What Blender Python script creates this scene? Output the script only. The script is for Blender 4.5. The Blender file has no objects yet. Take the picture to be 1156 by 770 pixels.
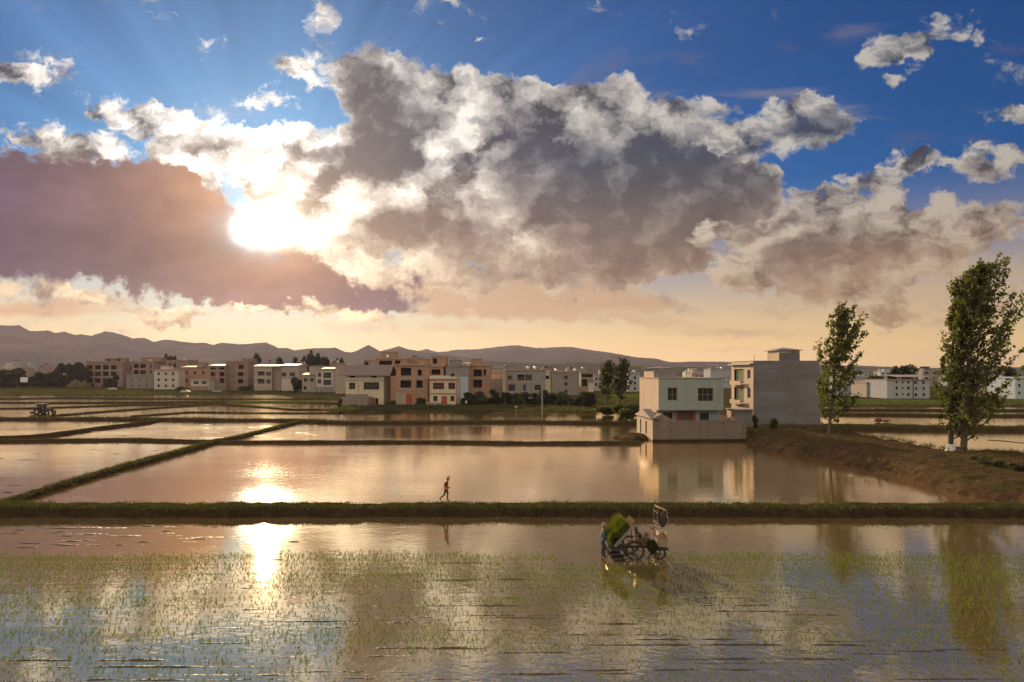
import bpy, bmesh, math, random
import numpy as np
from mathutils import Vector, Matrix, Euler

scene = bpy.context.scene
col = scene.collection
R = math.radians
HC = 9.8                      # camera height above the paddy water
FX = 771.0                    # focal length used to read distances off the photograph
UX, VY = 578.0, 420.0         # heading and horizon of the view

# ------------------------------------------------------------------ camera
cd = bpy.data.cameras.new('camera')
cam = bpy.data.objects.new('camera', cd)
col.objects.link(cam)
cam.location = (0, 0, HC)
cam.rotation_euler = (R(90), 0, 0)
cd.sensor_width = 36.0
cd.lens = 36.0 * FX / 1156.0
cd.shift_y = 35.0 / 1156.0
cd.clip_start = 0.5
cd.clip_end = 60000
scene.camera = cam
scene.view_settings.view_transform = 'Standard'
scene.view_settings.look = 'None'
scene.view_settings.gamma = 1
scene.view_settings.exposure = 0.22
scene.view_settings.use_curve_mapping = False
scene.cycles.use_denoising = True
scene.cycles.max_bounces = 8
scene.cycles.volume_bounces = 0
scene.cycles.transparent_max_bounces = 8
scene.cycles.sample_clamp_indirect = 6.0
scene.cycles.caustics_reflective = False
scene.cycles.caustics_refractive = False

SUN_EL, SUN_AZ = 13.2, -19.8          # degrees above the horizon, degrees east of +Y
sun_dir = Vector((math.sin(R(SUN_AZ))*math.cos(R(SUN_EL)), math.cos(R(SUN_AZ))*math.cos(R(SUN_EL)), math.sin(R(SUN_EL))))
sd = bpy.data.lights.new('sun', 'SUN')
sd.energy = 4.6
sd.angle = R(0.6)
sd.color = (1.0, 0.72, 0.42)
sun = bpy.data.objects.new('sun', sd)
col.objects.link(sun)
sun.rotation_euler = (-sun_dir).to_track_quat('-Z', 'Y').to_euler()
sun.location = (-30, 60, 40)

# ------------------------------------------------------------------ node helper
class S:
    """a node socket with arithmetic"""
    def __init__(self, t, s): self.t, self.s = t, s
    def _m(self, op, *a): return math_node(self.t, op, self, *a)
    def __add__(self, o): return self._m('ADD', o)
    __radd__ = __add__
    def __sub__(self, o): return self._m('SUBTRACT', o)
    def __rsub__(self, o): return math_node(self.t, 'SUBTRACT', o, self)
    def __mul__(self, o): return self._m('MULTIPLY', o)
    __rmul__ = __mul__
    def __truediv__(self, o): return self._m('DIVIDE', o)
    def __rtruediv__(self, o): return math_node(self.t, 'DIVIDE', o, self)
    def clamp(self):
        r = self._m('ADD', 0.0); r.s.node.use_clamp = True; return r
    def max(self, o): return self._m('MAXIMUM', o)
    def min(self, o): return self._m('MINIMUM', o)
    def pow(self, o): return self._m('POWER', o)
    def exp(self): return self._m('EXPONENT')
    def sm(self, a, b):
        n = self.t.nodes.new('ShaderNodeMapRange'); n.interpolation_type = 'SMOOTHSTEP'
        put(self.t, n.inputs['Value'], self)
        n.inputs['From Min'].default_value = a; n.inputs['From Max'].default_value = b
        return S(self.t, n.outputs[0])
    def lin(self, a, b, c=0.0, d=1.0):
        n = self.t.nodes.new('ShaderNodeMapRange'); n.clamp = True
        put(self.t, n.inputs['Value'], self)
        for k, v in zip(('From Min', 'From Max', 'To Min', 'To Max'), (a, b, c, d)): n.inputs[k].default_value = v
        return S(self.t, n.outputs[0])

def put(t, inp, v):
    if isinstance(v, S): t.links.new(v.s, inp)
    else:
        if hasattr(inp.default_value, '__len__'):
            if not hasattr(v, '__len__'): v = [v]*len(inp.default_value)
            v = list(v)[:len(inp.default_value)]
            if len(inp.default_value) == 4 and len(v) == 3: v = v + [1.0]
        inp.default_value = v

def math_node(t, op, *a):
    n = t.nodes.new('ShaderNodeMath'); n.operation = op
    for i, v in enumerate(a): put(t, n.inputs[i], v)
    return S(t, n.outputs[0])

def vmath(t, op, *a, out=0):
    n = t.nodes.new('ShaderNodeVectorMath'); n.operation = op
    for i, v in enumerate(a): put(t, n.inputs[i], v)
    return S(t, n.outputs[out])

def combine(t, x, y, z):
    n = t.nodes.new('ShaderNodeCombineXYZ')
    for i, v in enumerate((x, y, z)): put(t, n.inputs[i], v)
    return S(t, n.outputs[0])

def split(t, v):
    n = t.nodes.new('ShaderNodeSeparateXYZ'); put(t, n.inputs[0], v)
    return [S(t, o) for o in n.outputs]

def noise(t, vec, scale, detail=4, rough=0.5, out=0, dim='3D', dist=0.0, w=None):
    n = t.nodes.new('ShaderNodeTexNoise'); n.noise_dimensions = dim
    if vec is not None and dim != '1D': put(t, n.inputs['Vector'], vec)
    if w is not None: put(t, n.inputs['W'], w)
    n.inputs['Scale'].default_value = scale; n.inputs['Detail'].default_value = detail
    n.inputs['Roughness'].default_value = rough; n.inputs['Distortion'].default_value = dist
    return S(t, n.outputs[out])

def mapping(t, vec, loc=(0, 0, 0), rot=(0, 0, 0), sc=(1, 1, 1), kind='POINT'):
    n = t.nodes.new('ShaderNodeMapping'); n.vector_type = kind
    put(t, n.inputs['Vector'], vec)
    n.inputs['Location'].default_value = loc; n.inputs['Rotation'].default_value = rot; n.inputs['Scale'].default_value = sc
    return S(t, n.outputs[0])

def mixc(t, f, a, b, mode='MIX'):
    n = t.nodes.new('ShaderNodeMix'); n.data_type = 'RGBA'; n.blend_type = mode
    ins = [i for i in n.inputs if i.type == 'RGBA']; fac = n.inputs[0]
    put(t, fac, f); put(t, ins[0], a); put(t, ins[1], b)
    return S(t, [o for o in n.outputs if o.type == 'RGBA'][0])

def ramp(t, f, stops, interp='LINEAR'):
    n = t.nodes.new('ShaderNodeValToRGB'); n.color_ramp.interpolation = interp
    put(t, n.inputs[0], f)
    e = n.color_ramp.elements
    while len(e) > 1: e.remove(e[-1])
    for i, (p, c) in enumerate(stops):
        if not hasattr(c, '__len__'): c = (c, c, c)
        el = e[0] if i == 0 else e.new(p)
        el.position = p; el.color = (*c, 1)
    return S(t, n.outputs[0])

def scalec(t, c, f):
    """colour times scalar"""
    return vmath(t, 'MULTIPLY', c, combine(t, f, f, f))
# ------------------------------------------------------------------ sky
def srgb(r, g, b):
    f = lambda v: (v/255/12.92) if v/255 <= 0.04045 else ((v/255+0.055)/1.055)**2.4
    return (f(r), f(g), f(b))

def build_sky():
    w = bpy.data.worlds.new('World'); scene.world = w; w.use_nodes = True
    t = w.node_tree; t.nodes.clear()
    out = t.nodes.new('ShaderNodeOutputWorld'); bg = t.nodes.new('ShaderNodeBackground')
    t.links.new(bg.outputs[0], out.inputs[0])
    STR = 0.12
    bg.inputs['Strength'].default_value = STR
    sky = t.nodes.new('ShaderNodeTexSky'); sky.sky_type = 'NISHITA'; sky.sun_disc = False
    sky.sun_elevation = R(SUN_EL); sky.sun_rotation = R(SUN_AZ)
    sky.air_density = 1.0; sky.dust_density = 0.6; sky.ozone_density = 3.0
    tc = t.nodes.new('ShaderNodeTexCoord'); d = S(t, tc.outputs['Generated'])
    dx, dy, dz = split(t, d)
    # gnomonic coordinates about north: ten units = 45 degrees
    yy = dy.max(0.12)
    px = (dx/yy).min(6.0).max(-6.0)*10.0
    pz = (dz/yy).min(6.0)*10.0
    P = combine(t, px, pz, 0.0)
    q = lambda u, v: ((u-UX)/77.1, (VY-v)/77.1, 0.0)
    SX, SZ, _ = q(300, 256)
    ca = vmath(t, 'DOT_PRODUCT', d, tuple(sun_dir), out=1)
    ang = math_node(t, 'ARCCOSINE', ca.min(1.0).max(-1.0))*57.2958      # degrees from the sun
    el = math_node(t, 'ARCSINE', dz)*57.2958
    front = dy.sm(0.12, 0.45)

    # --- cloud fields: soft bodies broken up by fractal noise
    warp = noise(t, P, 0.55, 3, 0.5, out=1)
    warp2 = noise(t, P, 2.2, 5, 0.6, out=1)
    def bodies(vec, lst):
        tot = None
        for (u, v, ru, rv, rot, wt) in lst:
            m = mapping(t, vec, q(u, v), (0, 0, R(rot)), (ru/77.1, rv/77.1, 1), 'TEXTURE')
            g = t.nodes.new('ShaderNodeTexGradient'); g.gradient_type = 'SPHERICAL'
            put(t, g.inputs[0], m)
            gs = S(t, g.outputs[1])
            tot = gs*wt if tot is None else math_node(t, 'MULTIPLY_ADD', gs, wt, tot)
        return tot
    center = lambda n, a: vmath(t, 'SCALE', vmath(t, 'SUBTRACT', n, (0.5, 0.5, 0.5)), None) if False else vmath(t, 'MULTIPLY', vmath(t, 'SUBTRACT', n, (0.5, 0.5, 0.5)), (a, a, 0))
    Wv = vmath(t, 'ADD', vmath(t, 'ADD', P, center(warp, 1.1)), center(warp2, 0.55))

    heap = [  # the great broken cumulus: where there is cloud at all
        (437, 105, 72, 80, 0, 1.1), (440, 180, 85, 70, 0, 1.0), (520, 130, 80, 62, 0, .9), (660, 165, 150, 95, 0, 1.2),
        (780, 195, 130, 95, 0, 1.3), (690, 105, 62, 36, 0, .7), (600, 120, 70, 40, 0, .6), (600, 245, 150, 56, 0, .7),
        (705, 275, 125, 66, 0, 1.0), (480, 262, 130, 46, 0, 1.25), (850, 225, 70, 55, 0, .9),
        (560, 175, 120, 70, 0, .55), (440, 225, 90, 50, 0, .6), (250, 165, 125, 46, 8, .85), (330, 190, 115, 58, 0, .9), (390, 225, 100, 58, 0, 1.0), (345, 235, 75, 40, 0, .9), (570, 265, 90, 40, 0, .6), (520, 205, 70, 60, 0, .8), (355, 285, 90, 30, 0, .7),
        (750, 298, 50, 26, 0, 1.0), (640, 305, 120, 30, 0, .6), (470, 315, 130, 26, 0, .5)]
    cores = [  # where it is thick enough to stand dark against the sun
        (437, 130, 58, 90, 6, 1.3), (428, 190, 80, 38, 0, .8), (650, 205, 130, 80, 0, 1.35), (785, 205, 110, 78, 0, 1.45), (705, 280, 115, 58, 0, 1.1),
        (480, 268, 110, 36, 0, 1.3), (855, 235, 50, 42, 0, 1.0), (560, 300, 110, 20, 0, .6), (750, 300, 40, 20, 0, .9), (250, 165, 60, 16, 10, .6), (350, 175, 40, 15, 0, .6)]
    wisps = [
        (215, 190, 60, 20, -28, .95), (255, 222, 50, 14, -36, .8), (400, 348, 90, 16, -6, .85), (330, 352, 70, 12, 0, .8), (110, 338, 130, 18, 0, .85), (20, 322, 90, 16, 0, .8), (210, 345, 70, 12, 0, .7),
        (330, 80, 52, 24, -22, 1.2), (155, 120, 75, 30, -12, 1.15), (12, 86, 60, 22, -8, 1.2), (66, 76, 32, 20, 0, .9), (300, 118, 60, 22, -15, .9), (210, 138, 95, 36, -8, .95),
        (97, 116, 22, 14, 0, 1.1), (60, 160, 150, 32, 0, 1.0), (1040, 48, 100, 42, 18, 1.05), (1000, 72, 55, 18, 20, .9), (1120, 187, 95, 36, 8, 1.35), (1150, 123, 50, 24, 10, 1.2),
        (985, 208, 85, 30, 18, 1.25), (1042, 188, 34, 14, 0, 1.2), (905, 120, 36, 24, 0, .85), (1005, 100, 26, 13, 0, .9), (850, 140, 120, 50, -8, 1.25), (925, 142, 62, 34, 0, 1.2),
        (890, 275, 150, 52, 0, 1.3), (1000, 272, 150, 48, 0, 1.3), (1100, 262, 120, 40, 0, 1.15), (960, 238, 95, 32, 8, 1.1),
        (870, 315, 130, 36, 0, 1.1), (1010, 346, 58, 22, 0, 1.2), (1010, 308, 160, 36, 0, .85), (540, 42, 60, 14, 35, .7), (760, 110, 70, 24, 0, .8), (1120, 345, 70, 20, 0, .9)]
    wcores = [(160, 150, 70, 14, 0, .7), (70, 168, 60, 10, 0, .6), (1040, 60, 40, 10, 15, .5), (1125, 200, 60, 12, 0, .7), (925, 142, 60, 30, 0, 1.0), (860, 150, 40, 24, 0, .6), (930, 285, 110, 26, 0, .9), (900, 315, 70, 20, 0, .8), (1030, 290, 120, 20, 0, .7), (900, 245, 40, 18, 0, .6), (1010, 350, 50, 14, 0, .8), (1120, 300, 70, 16, 0, .6), (30, 178, 120, 14, 0, .7)]
    deck = [  # the dark layer under the sun
        (40, 262, 330, 100, 0, 1.4), (215, 285, 205, 66, -14, 1.3), (330, 322, 170, 36, -4, 1.0), (40, 205, 190, 46, 0, .9), (200, 235, 110, 50, -24, .7),
        (420, 340, 110, 20, 0, .7)]
    low = [(700, 360, 150, 12, 0, .7), (900, 352, 140, 16, 0, .75), (1090, 365, 100, 14, 0, .7), (820, 392, 160, 8, 0, .5), (560, 350, 150, 12, 0, .6), (480, 322, 150, 20, -4, .8), (620, 318, 120, 18, 0, .7), (740, 345, 120, 14, 0, .6), (250, 352, 160, 10, 0, .5), (1060, 300, 140, 22, 0, .6), (30, 350, 150, 22, 0, .75), (110, 336, 90, 14, 0, .6), (570, 335, 170, 30, 0, .75), (690, 330, 120, 24, 0, .6), (840, 372, 170, 14, 0, .55), (380, 365, 130, 12, 0, .45),
           (1080, 330, 150, 30, 0, .5), (980, 380, 160, 10, 0, .4), (520, 375, 200, 10, 0, .4)]

    fine = center(noise(t, P, 5.5, 4, 0.6, out=1), 0.28)
    Wf = vmath(t, 'ADD', Wv, fine)
    Pn = vmath(t, 'ADD', combine(t, px*0.8, pz*1.05, 3.7), vmath(t, 'ADD', center(warp2, 0.35), fine))
    f1 = noise(t, Pn, 1.15, 9, 0.56)
    f3 = noise(t, Pn, 3.4, 6, 0.6)
    # the same noise a step towards the sun: how much thicker the cloud gets that way shades it
    todx, todz = SX-px, SZ-pz+1.6
    ln = math_node(t, 'SQRT', todx*todx+todz*todz+0.5)
    off = combine(t, todx/ln*0.26, todz/ln*0.32, 0.0)
    f2 = noise(t, vmath(t, 'ADD', Pn, off), 1.15, 6, 0.56)
    B1 = bodies(Wf, heap)
    K1 = bodies(Wf, cores)
    D1 = (B1*1.2).min(1.2) + (f1-0.5)*1.9 + (f3-0.5)*0.5 - 0.25
    relief = (f1-f2)*4.2
    rear_fill = noise(t, d, 2.3, 6, 0.55)  # cloud cover behind the viewer, out of view, added as fill light
    D1 = D1*front + (rear_fill-0.44)*(1.0-front)*2.5
    a1 = D1.sm(0.0, 0.26)
    dark1 = ((K1*1.25).min(1.15) + (f1-0.5)*1.7 + (f3-0.5)*0.85 - 0.14).sm(-0.2, 0.78)
    Pw = vmath(t, 'ADD', combine(t, px*0.85, pz*1.35, 6.2), center(warp2, 0.5))
    fw = noise(t, Pw, 1.9, 9, 0.6)
    fw2 = noise(t, vmath(t, 'ADD', Pw, off), 1.9, 5, 0.6)
    Bw = bodies(vmath(t, 'ADD', Wv, fine), wisps)
    Kw = bodies(Wv, wcores)
    Dw = ((Bw*1.0).min(1.0) + (fw-0.5)*2.6 - 0.36)*front
    aw = Dw.sm(0.0, 0.42)*Bw.sm(0.02, 0.16)
    darkw = ((Kw*1.1).min(1.0) + (fw-0.5)*1.6 - 0.1).sm(0.0, 0.8)
    # deck, streakier
    Pd = combine(t, px*0.45, pz*1.5, 9.1)
    fd = noise(t, vmath(t, 'ADD', Pd, center(warp, 0.4)), 0.9, 8, 0.55)
    Bd = bodies(vmath(t, 'ADD', vmath(t, 'ADD', P, center(warp2, 0.75)), vmath(t, 'MULTIPLY', fine, (2.0, 2.0, 0))), deck)
    D2 = ((Bd*1.05).min(1.1) + (fd-0.5)*1.4 + (fw-0.5)*1.2 + (fw2-0.5)*0.4 - 0.20)*front
    a2 = D2.sm(-0.06, 0.55)
    Pl = combine(t, px*0.32, pz*2.1, 1.3)
    fl = noise(t, vmath(t, 'ADD', Pl, center(warp, 0.3)), 1.0, 7, 0.55)
    Bl = bodies(vmath(t, 'ADD', P, center(warp2, 0.5)), low)
    D3 = ((Bl*1.2).min(0.9) + (fl-0.5)*1.5 - 0.22)*front
    a3 = D3.sm(-0.08, 0.75)

    # --- clear air: Nishita, deepened, warming towards the horizon and the sun
    clear = S(t, sky.outputs[0])
    clear = vmath(t, 'MULTIPLY', clear, (0.0, 0.212, 0.45))
    # shafts: bands that fan out from the sun through the haze
    th = math_node(t, 'ARCTAN2', pz-SZ, px-SX)
    rn = noise(t, None, 3.2, 3, 0.6, dim='1D', w=th)
    shaft = (rn-0.5)*2.0*ang.lin(5, 18)*ang.lin(60, 22)*front*pz.lin(-1.0, 2.6, 0.25, 1.0)
    hor = srgb(255, 207, 122)
    k = 1.0/STR
    hz = el.lin(1.0, 15.0, 1.0, 0.0).pow(1.5)*front.lin(0, 1, 0.35, 1.0)
    base = mixc(t, hz*px.lin(3.0, 10.0, 0.96, 0.72), clear, tuple(c*k*0.98 for c in hor))
    base = scalec(t, base, 1.0+shaft*0.42)
    veil = (ang*-0.075).exp()*0.20
    base = vmath(t, 'ADD', base, scalec(t, tuple(c*k for c in srgb(255, 226, 196)), veil*(1.0+shaft*0.8)*front.lin(0, 1, .2, 1)))

    # --- cloud light
    near = (ang*-0.075).exp()
    warmlow = el.lin(4.0, 17.0, 1.0, 0.0)
    def shade_mix(dark, warm):
        return mixc(t, (warmlow*0.75+near*0.35).min(1.0), dark, warm)
    def cloud(dark, dens, rel):
        edge = (dens.max(0.0)*-5.0).exp()
        lit = ((1.0-dark)*(0.60+rel*0.75) + edge*0.50 + rel*0.34).max(0.0).min(1.2)
        lc = mixc(t, warmlow, srgb(246, 238, 228), srgb(248, 214, 168))
        lc = scalec(t, lc, (0.44+near*0.85+near*near*0.75+rel.max(-0.5).min(0.8)*near*1.1)*k)
        sh = shade_mix(srgb(70, 84, 104), srgb(186, 146, 106))
        sh = scalec(t, sh, (0.60+near*0.6+rel*0.26+warmlow*0.12)*k)
        sh = vmath(t, 'MULTIPLY', sh, mixc(t, px.lin(1.5, 6.0)*el.lin(16, 9), (1.0, 1.0, 1.0), (1.16, 1.06, 0.84)))
        return mixc(t, lit, sh, lc)
    c1 = cloud(dark1, D1, relief)
    cw = cloud(darkw, Dw, (fw-fw2)*4.0)
    edge2 = (D2.max(0.0)*-7.0).exp()*(fw*2.0-0.1).min(1.2)*(0.25+near)
    sh2 = mixc(t, near.pow(1.9)*1.25, srgb(70, 62, 96), srgb(206, 148, 100))
    sh2 = scalec(t, sh2, (0.72+near*0.14+(fd-0.5)*1.5+(fw-0.5)*0.7+el.lin(3, 8, .25, 0))*k)
    lit2 = scalec(t, srgb(255, 226, 190), (0.55+near*1.9)*k)
    c2 = mixc(t, (edge2*0.95).min(1.0), sh2, lit2)
    edge3 = (D3.max(0.0)*-4.0).exp()
    c3 = mixc(t, edge3*0.7, mixc(t, px.lin(-7.5, 7.0), srgb(200, 150, 108), srgb(186, 154, 120)), srgb(255, 214, 150))
    c3 = scalec(t, c3, (0.86+near*0.5)*k)
    res = mixc(t, a3*0.85, base, c3)
    # unseen clouds behind the viewer, made bright and warm to fill the shade
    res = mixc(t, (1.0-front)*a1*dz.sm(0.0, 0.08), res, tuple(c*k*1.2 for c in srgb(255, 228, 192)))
    res = mixc(t, a1*front, res, c1)
    # the sun burning through the gap above the deck
    Sun = combine(t, (px-SX)/1.0, (pz-SZ)/0.62, 0.0)
    sl = vmath(t, 'LENGTH', vmath(t, 'ADD', Sun, center(warp2, 0.35)), out=1)
    core = (sl*sl*-10.5).exp()*22.0 + (sl*-2.0).exp()*0.42
    res = vmath(t, 'ADD', res, scalec(t, tuple(c*k for c in (1.0, 0.93, 0.80)), core*front))
    res = mixc(t, a2*(1.0-(sl*sl*-3.0).exp()*0.86), res, c2)
    res = mixc(t, aw*0.94, res, cw)
    # veil in front of the clouds
    res = vmath(t, 'ADD', res, scalec(t, tuple(c*k for c in (1.0, 0.72, 0.42)), ((ang*-0.16).exp()*0.26)*front))
    # below the horizon
    res = mixc(t, dz.lin(-0.02, 0.0, 1.0, 0.0), res, tuple(c*k*0.3 for c in hor))
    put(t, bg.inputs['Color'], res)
    w.cycles.sampling_method = 'MANUAL'; w.cycles.sample_map_resolution = 512
build_sky()
# ------------------------------------------------------------------ helpers
rng = np.random.default_rng(7)
random.seed(7)
from mathutils import noise as mnoise

def px2x(px, Y): return (px-UX)/FX*Y
def py2z(py, Y): return HC-(py-VY)*Y/FX
def at(px, py, z=0.0):
    Y = (HC-z)*FX/(py-VY)
    return (px2x(px, Y), Y)

class MB:
    """collects shapes for ONE mesh object"""
    def __init__(self): self.v, self.f, self.m = [], [], []
    def add(self, vs, fs, mi=0):
        b = len(self.v); self.v += [tuple(p) for p in vs]
        for f in fs: self.f.append(tuple(b+i for i in f)); self.m.append(mi)
        return self
    def quad(self, a, b, c, d, mi=0): return self.add((a, b, c, d), ((0, 1, 2, 3),), mi)
    def box(self, x0, x1, y0, y1, z0, z1, mi=0, rz=0.0, ry=0.0, piv=None):
        vs = [Vector((x, y, z)) for z in (z0, z1) for y in (y0, y1) for x in (x0, x1)]
        if rz or ry:
            p = Vector(piv) if piv else Vector(((x0+x1)/2, (y0+y1)/2, (z0+z1)/2))
            M = Matrix.Rotation(rz, 3, 'Z') @ Matrix.Rotation(ry, 3, 'Y')
            vs = [M @ (q-p)+p for q in vs]
        return self.add(vs, ((0, 2, 3, 1), (4, 5, 7, 6), (0, 1, 5, 4), (2, 6, 7, 3), (0, 4, 6, 2), (1, 3, 7, 5)), mi)
    def tube(self, pts, rad, n=8, mi=0, caps=True, closed=False):
        pts = [Vector(p) for p in pts]; N = len(pts)
        if not hasattr(rad, '__len__'): rad = [rad]*N
        vs = []; prev = None
        for i, p in enumerate(pts):
            if closed: t = pts[(i+1) % N]-pts[i-1]
            else: t = pts[min(i+1, N-1)]-pts[max(i-1, 0)]
            t.normalize()
            a = prev if prev is not None else (Vector((0, 0, 1)) if abs(t.z) < 0.9 else Vector((1, 0, 0)))
            u = (a-t*a.dot(t)); u.normalize(); w = t.cross(u); prev = u
            for k in range(n):
                an = 2*math.pi*k/n
                vs.append(p+(u*math.cos(an)+w*math.sin(an))*rad[i])
        fs = []
        for i in range(N if closed else N-1):
            j = (i+1) % N
            for k in range(n):
                k2 = (k+1) % n
                fs.append((i*n+k, j*n+k, j*n+k2, i*n+k2))
        if caps and not closed: fs += [tuple(range(n-1, -1, -1)), tuple((N-1)*n+k for k in range(n))]
        return self.add(vs, fs, mi)
    def ring(self, c, axis, r, tr, n=24, k=8, mi=0):
        c, axis = Vector(c), Vector(axis).normalized()
        u = axis.orthogonal().normalized(); w = axis.cross(u)
        return self.tube([c+(u*math.cos(2*math.pi*i/n)+w*math.sin(2*math.pi*i/n))*r for i in range(n)], tr, k, mi, closed=True)
    def lathe(self, prof, n=16, mi=0, c=(0, 0, 0), M=None):
        vs = []
        for (r, z) in prof:
            for k in range(n):
                p = Vector((r*math.cos(2*math.pi*k/n), r*math.sin(2*math.pi*k/n), z))
                vs.append((M @ p if M else p)+Vector(c))
        fs = [(i*n+k, i*n+(k+1) % n, (i+1)*n+(k+1) % n, (i+1)*n+k) for i in range(len(prof)-1) for k in range(n)]
        return self.add(vs, fs, mi)
    def blob(self, c, r, seed=0, amp=0.25, sub=2, mi=0, freq=1.5):
        bm = bmesh.new(); bmesh.ops.create_icosphere(bm, subdivisions=sub, radius=1)
        vs = []
        for v in bm.verts:
            d = 1+amp*mnoise.noise(v.co*freq+Vector((seed*7.1, seed*3.3, seed)))*2
            vs.append((c[0]+v.co.x*r[0]*d, c[1]+v.co.y*r[1]*d, c[2]+v.co.z*r[2]*d))
        fs = [tuple(v.index for v in f.verts) for f in bm.faces]; bm.free()
        return self.add(vs, fs, mi)
    def build(self, name, mats, parent=None, smooth=False, loc=None, rz=0.0):
        me = bpy.data.meshes.new(name); me.from_pydata(self.v, [], self.f)
        if not isinstance(mats, (list, tuple)): mats = [mats]
        for m in mats: me.materials.append(m)
        if any(self.m): me.polygons.foreach_set('material_index', self.m)
        if smooth: me.polygons.foreach_set('use_smooth', [True]*len(self.f))
        me.update()
        o = bpy.data.objects.new(name, me); col.objects.link(o)
        if parent is not None: o.parent = parent
        if loc is not None: o.location = loc
        o.rotation_euler.z = rz
        return o

def mesh_np(name, V, F, mat, parent=None, mi=None, smooth=False):
    """mesh from numpy arrays; F is n x k"""
    me = bpy.data.meshes.new(name); n, k = F.shape
    me.vertices.add(len(V)); me.vertices.foreach_set('co', V.astype(np.float32).ravel())
    me.loops.add(n*k); me.loops.foreach_set('vertex_index', F.astype(np.int32).ravel())
    me.polygons.add(n); me.polygons.foreach_set('loop_start', np.arange(n, dtype=np.int32)*k)
    for m in (mat if isinstance(mat, (list, tuple)) else [mat]): me.materials.append(m)
    if mi is not None: me.polygons.foreach_set('material_index', mi.astype(np.int32))
    if smooth: me.polygons.foreach_set('use_smooth', np.ones(n, dtype=bool))
    me.update(calc_edges=True); me.validate()
    o = bpy.data.objects.new(name, me); col.objects.link(o)
    if parent is not None: o.parent = parent
    return o

def tag(o, label=None, cat=None, group=None, kind=None):
    if label: o['label'] = label
    if cat: o['category'] = cat
    if group: o['group'] = group
    if kind: o['kind'] = kind
    return o
def empty(name, loc, rz=0.0):
    o = bpy.data.objects.new(name, None); col.objects.link(o)
    o.location = loc; o.rotation_euler.z = rz; o.empty_display_size = 0.3
    return o
def struct(o): o['kind'] = 'structure'; return o
def copy_tree(o, parent=None):
    c = o.copy(); col.objects.link(c); c.parent = parent
    for ch in list(o.children): copy_tree(ch, c)
    return c

# ------------------------------------------------------------------ materials
def new_mat(name):
    m = bpy.data.materials.new(name); m.use_nodes = True
    t = m.node_tree; b = t.nodes['Principled BSDF']
    return m, t, b
def pos(t):
    g = t.nodes.new('ShaderNodeNewGeometry'); return S(t, g.outputs['Position'])
def bump(t, b, h, strength=0.3, dist=0.05):
    n = t.nodes.new('ShaderNodeBump'); n.inputs['Strength'].default_value = strength; n.inputs['Distance'].default_value = dist
    put(t, n.inputs['Height'], h); t.links.new(n.outputs[0], b.inputs['Normal'])

def wall_mat(name, c, var=0.22, sc=0.9, rough=0.9, streak=0.25, brick=None, mortar=None, bsc=1.0):
    m, t, b = new_mat(name); p = pos(t)
    n1 = noise(t, p, sc, 6, 0.6); n2 = noise(t, mapping(t, p, sc=(1.6, 1.6, 0.12)), 1.0, 4, 0.6)
    f = 1.0 + (n1-0.5)*2*var + (n2-0.5)*2*streak
    base = c
    if brick:
        bt = t.nodes.new('ShaderNodeTexBrick')
        x, y, z = split(t, p)
        put(t, bt.inputs['Vector'], combine(t, x+y, z, 0))
        bt.inputs['Scale'].default_value = bsc
        bt.inputs['Color1'].default_value = (*c, 1); bt.inputs['Color2'].default_value = (*brick, 1)
        bt.inputs['Mortar'].default_value = (*(mortar or tuple(v*.6 for v in c)), 1)
        bt.inputs['Mortar Size'].default_value = 0.02; bt.inputs['Brick Width'].default_value = 0.42; bt.inputs['Row Height'].default_value = 0.21
        base = S(t, bt.outputs[0])
    put(t, b.inputs['Base Color'], scalec(t, base, f)); b.inputs['Roughness'].default_value = rough
    bump(t, b, n1, 0.25, 0.04)
    return m
def plain(name, c, rough=0.6, metal=0.0, var=0.12, sc=6.0):
    m, t, b = new_mat(name)
    n1 = noise(t, pos(t), sc, 4, 0.6)
    put(t, b.inputs['Base Color'], scalec(t, c, 1.0+(n1-0.5)*2*var))
    b.inputs['Roughness'].default_value = rough; b.inputs['Metallic'].default_value = metal
    return m
def leaf_mat(name, c, trans, var=0.5, sc=0.7):
    m = bpy.data.materials.new(name); m.use_nodes = True; t = m.node_tree; t.nodes.clear()
    o = t.nodes.new('ShaderNodeOutputMaterial'); d = t.nodes.new('ShaderNodeBsdfDiffuse'); tr = t.nodes.new('ShaderNodeBsdfTranslucent')
    g = t.nodes.new('ShaderNodeBsdfGlossy'); g.inputs['Roughness'].default_value = 0.5
    n1 = noise(t, pos(t), sc, 3, 0.7)
    f = 1.0+(n1-0.5)*2*var
    put(t, d.inputs['Color'], scalec(t, c, f)); put(t, tr.inputs['Color'], scalec(t, trans, f))
    mx = t.nodes.new('ShaderNodeMixShader'); mx.inputs[0].default_value = 0.42
    t.links.new(d.outputs[0], mx.inputs[1]); t.links.new(tr.outputs[0], mx.inputs[2])
    m2 = t.nodes.new('ShaderNodeMixShader'); m2.inputs[0].default_value = 0.04
    t.links.new(mx.outputs[0], m2.inputs[1]); t.links.new(g.outputs[0], m2.inputs[2]); t.links.new(m2.outputs[0], o.inputs[0])
    return m

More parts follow.
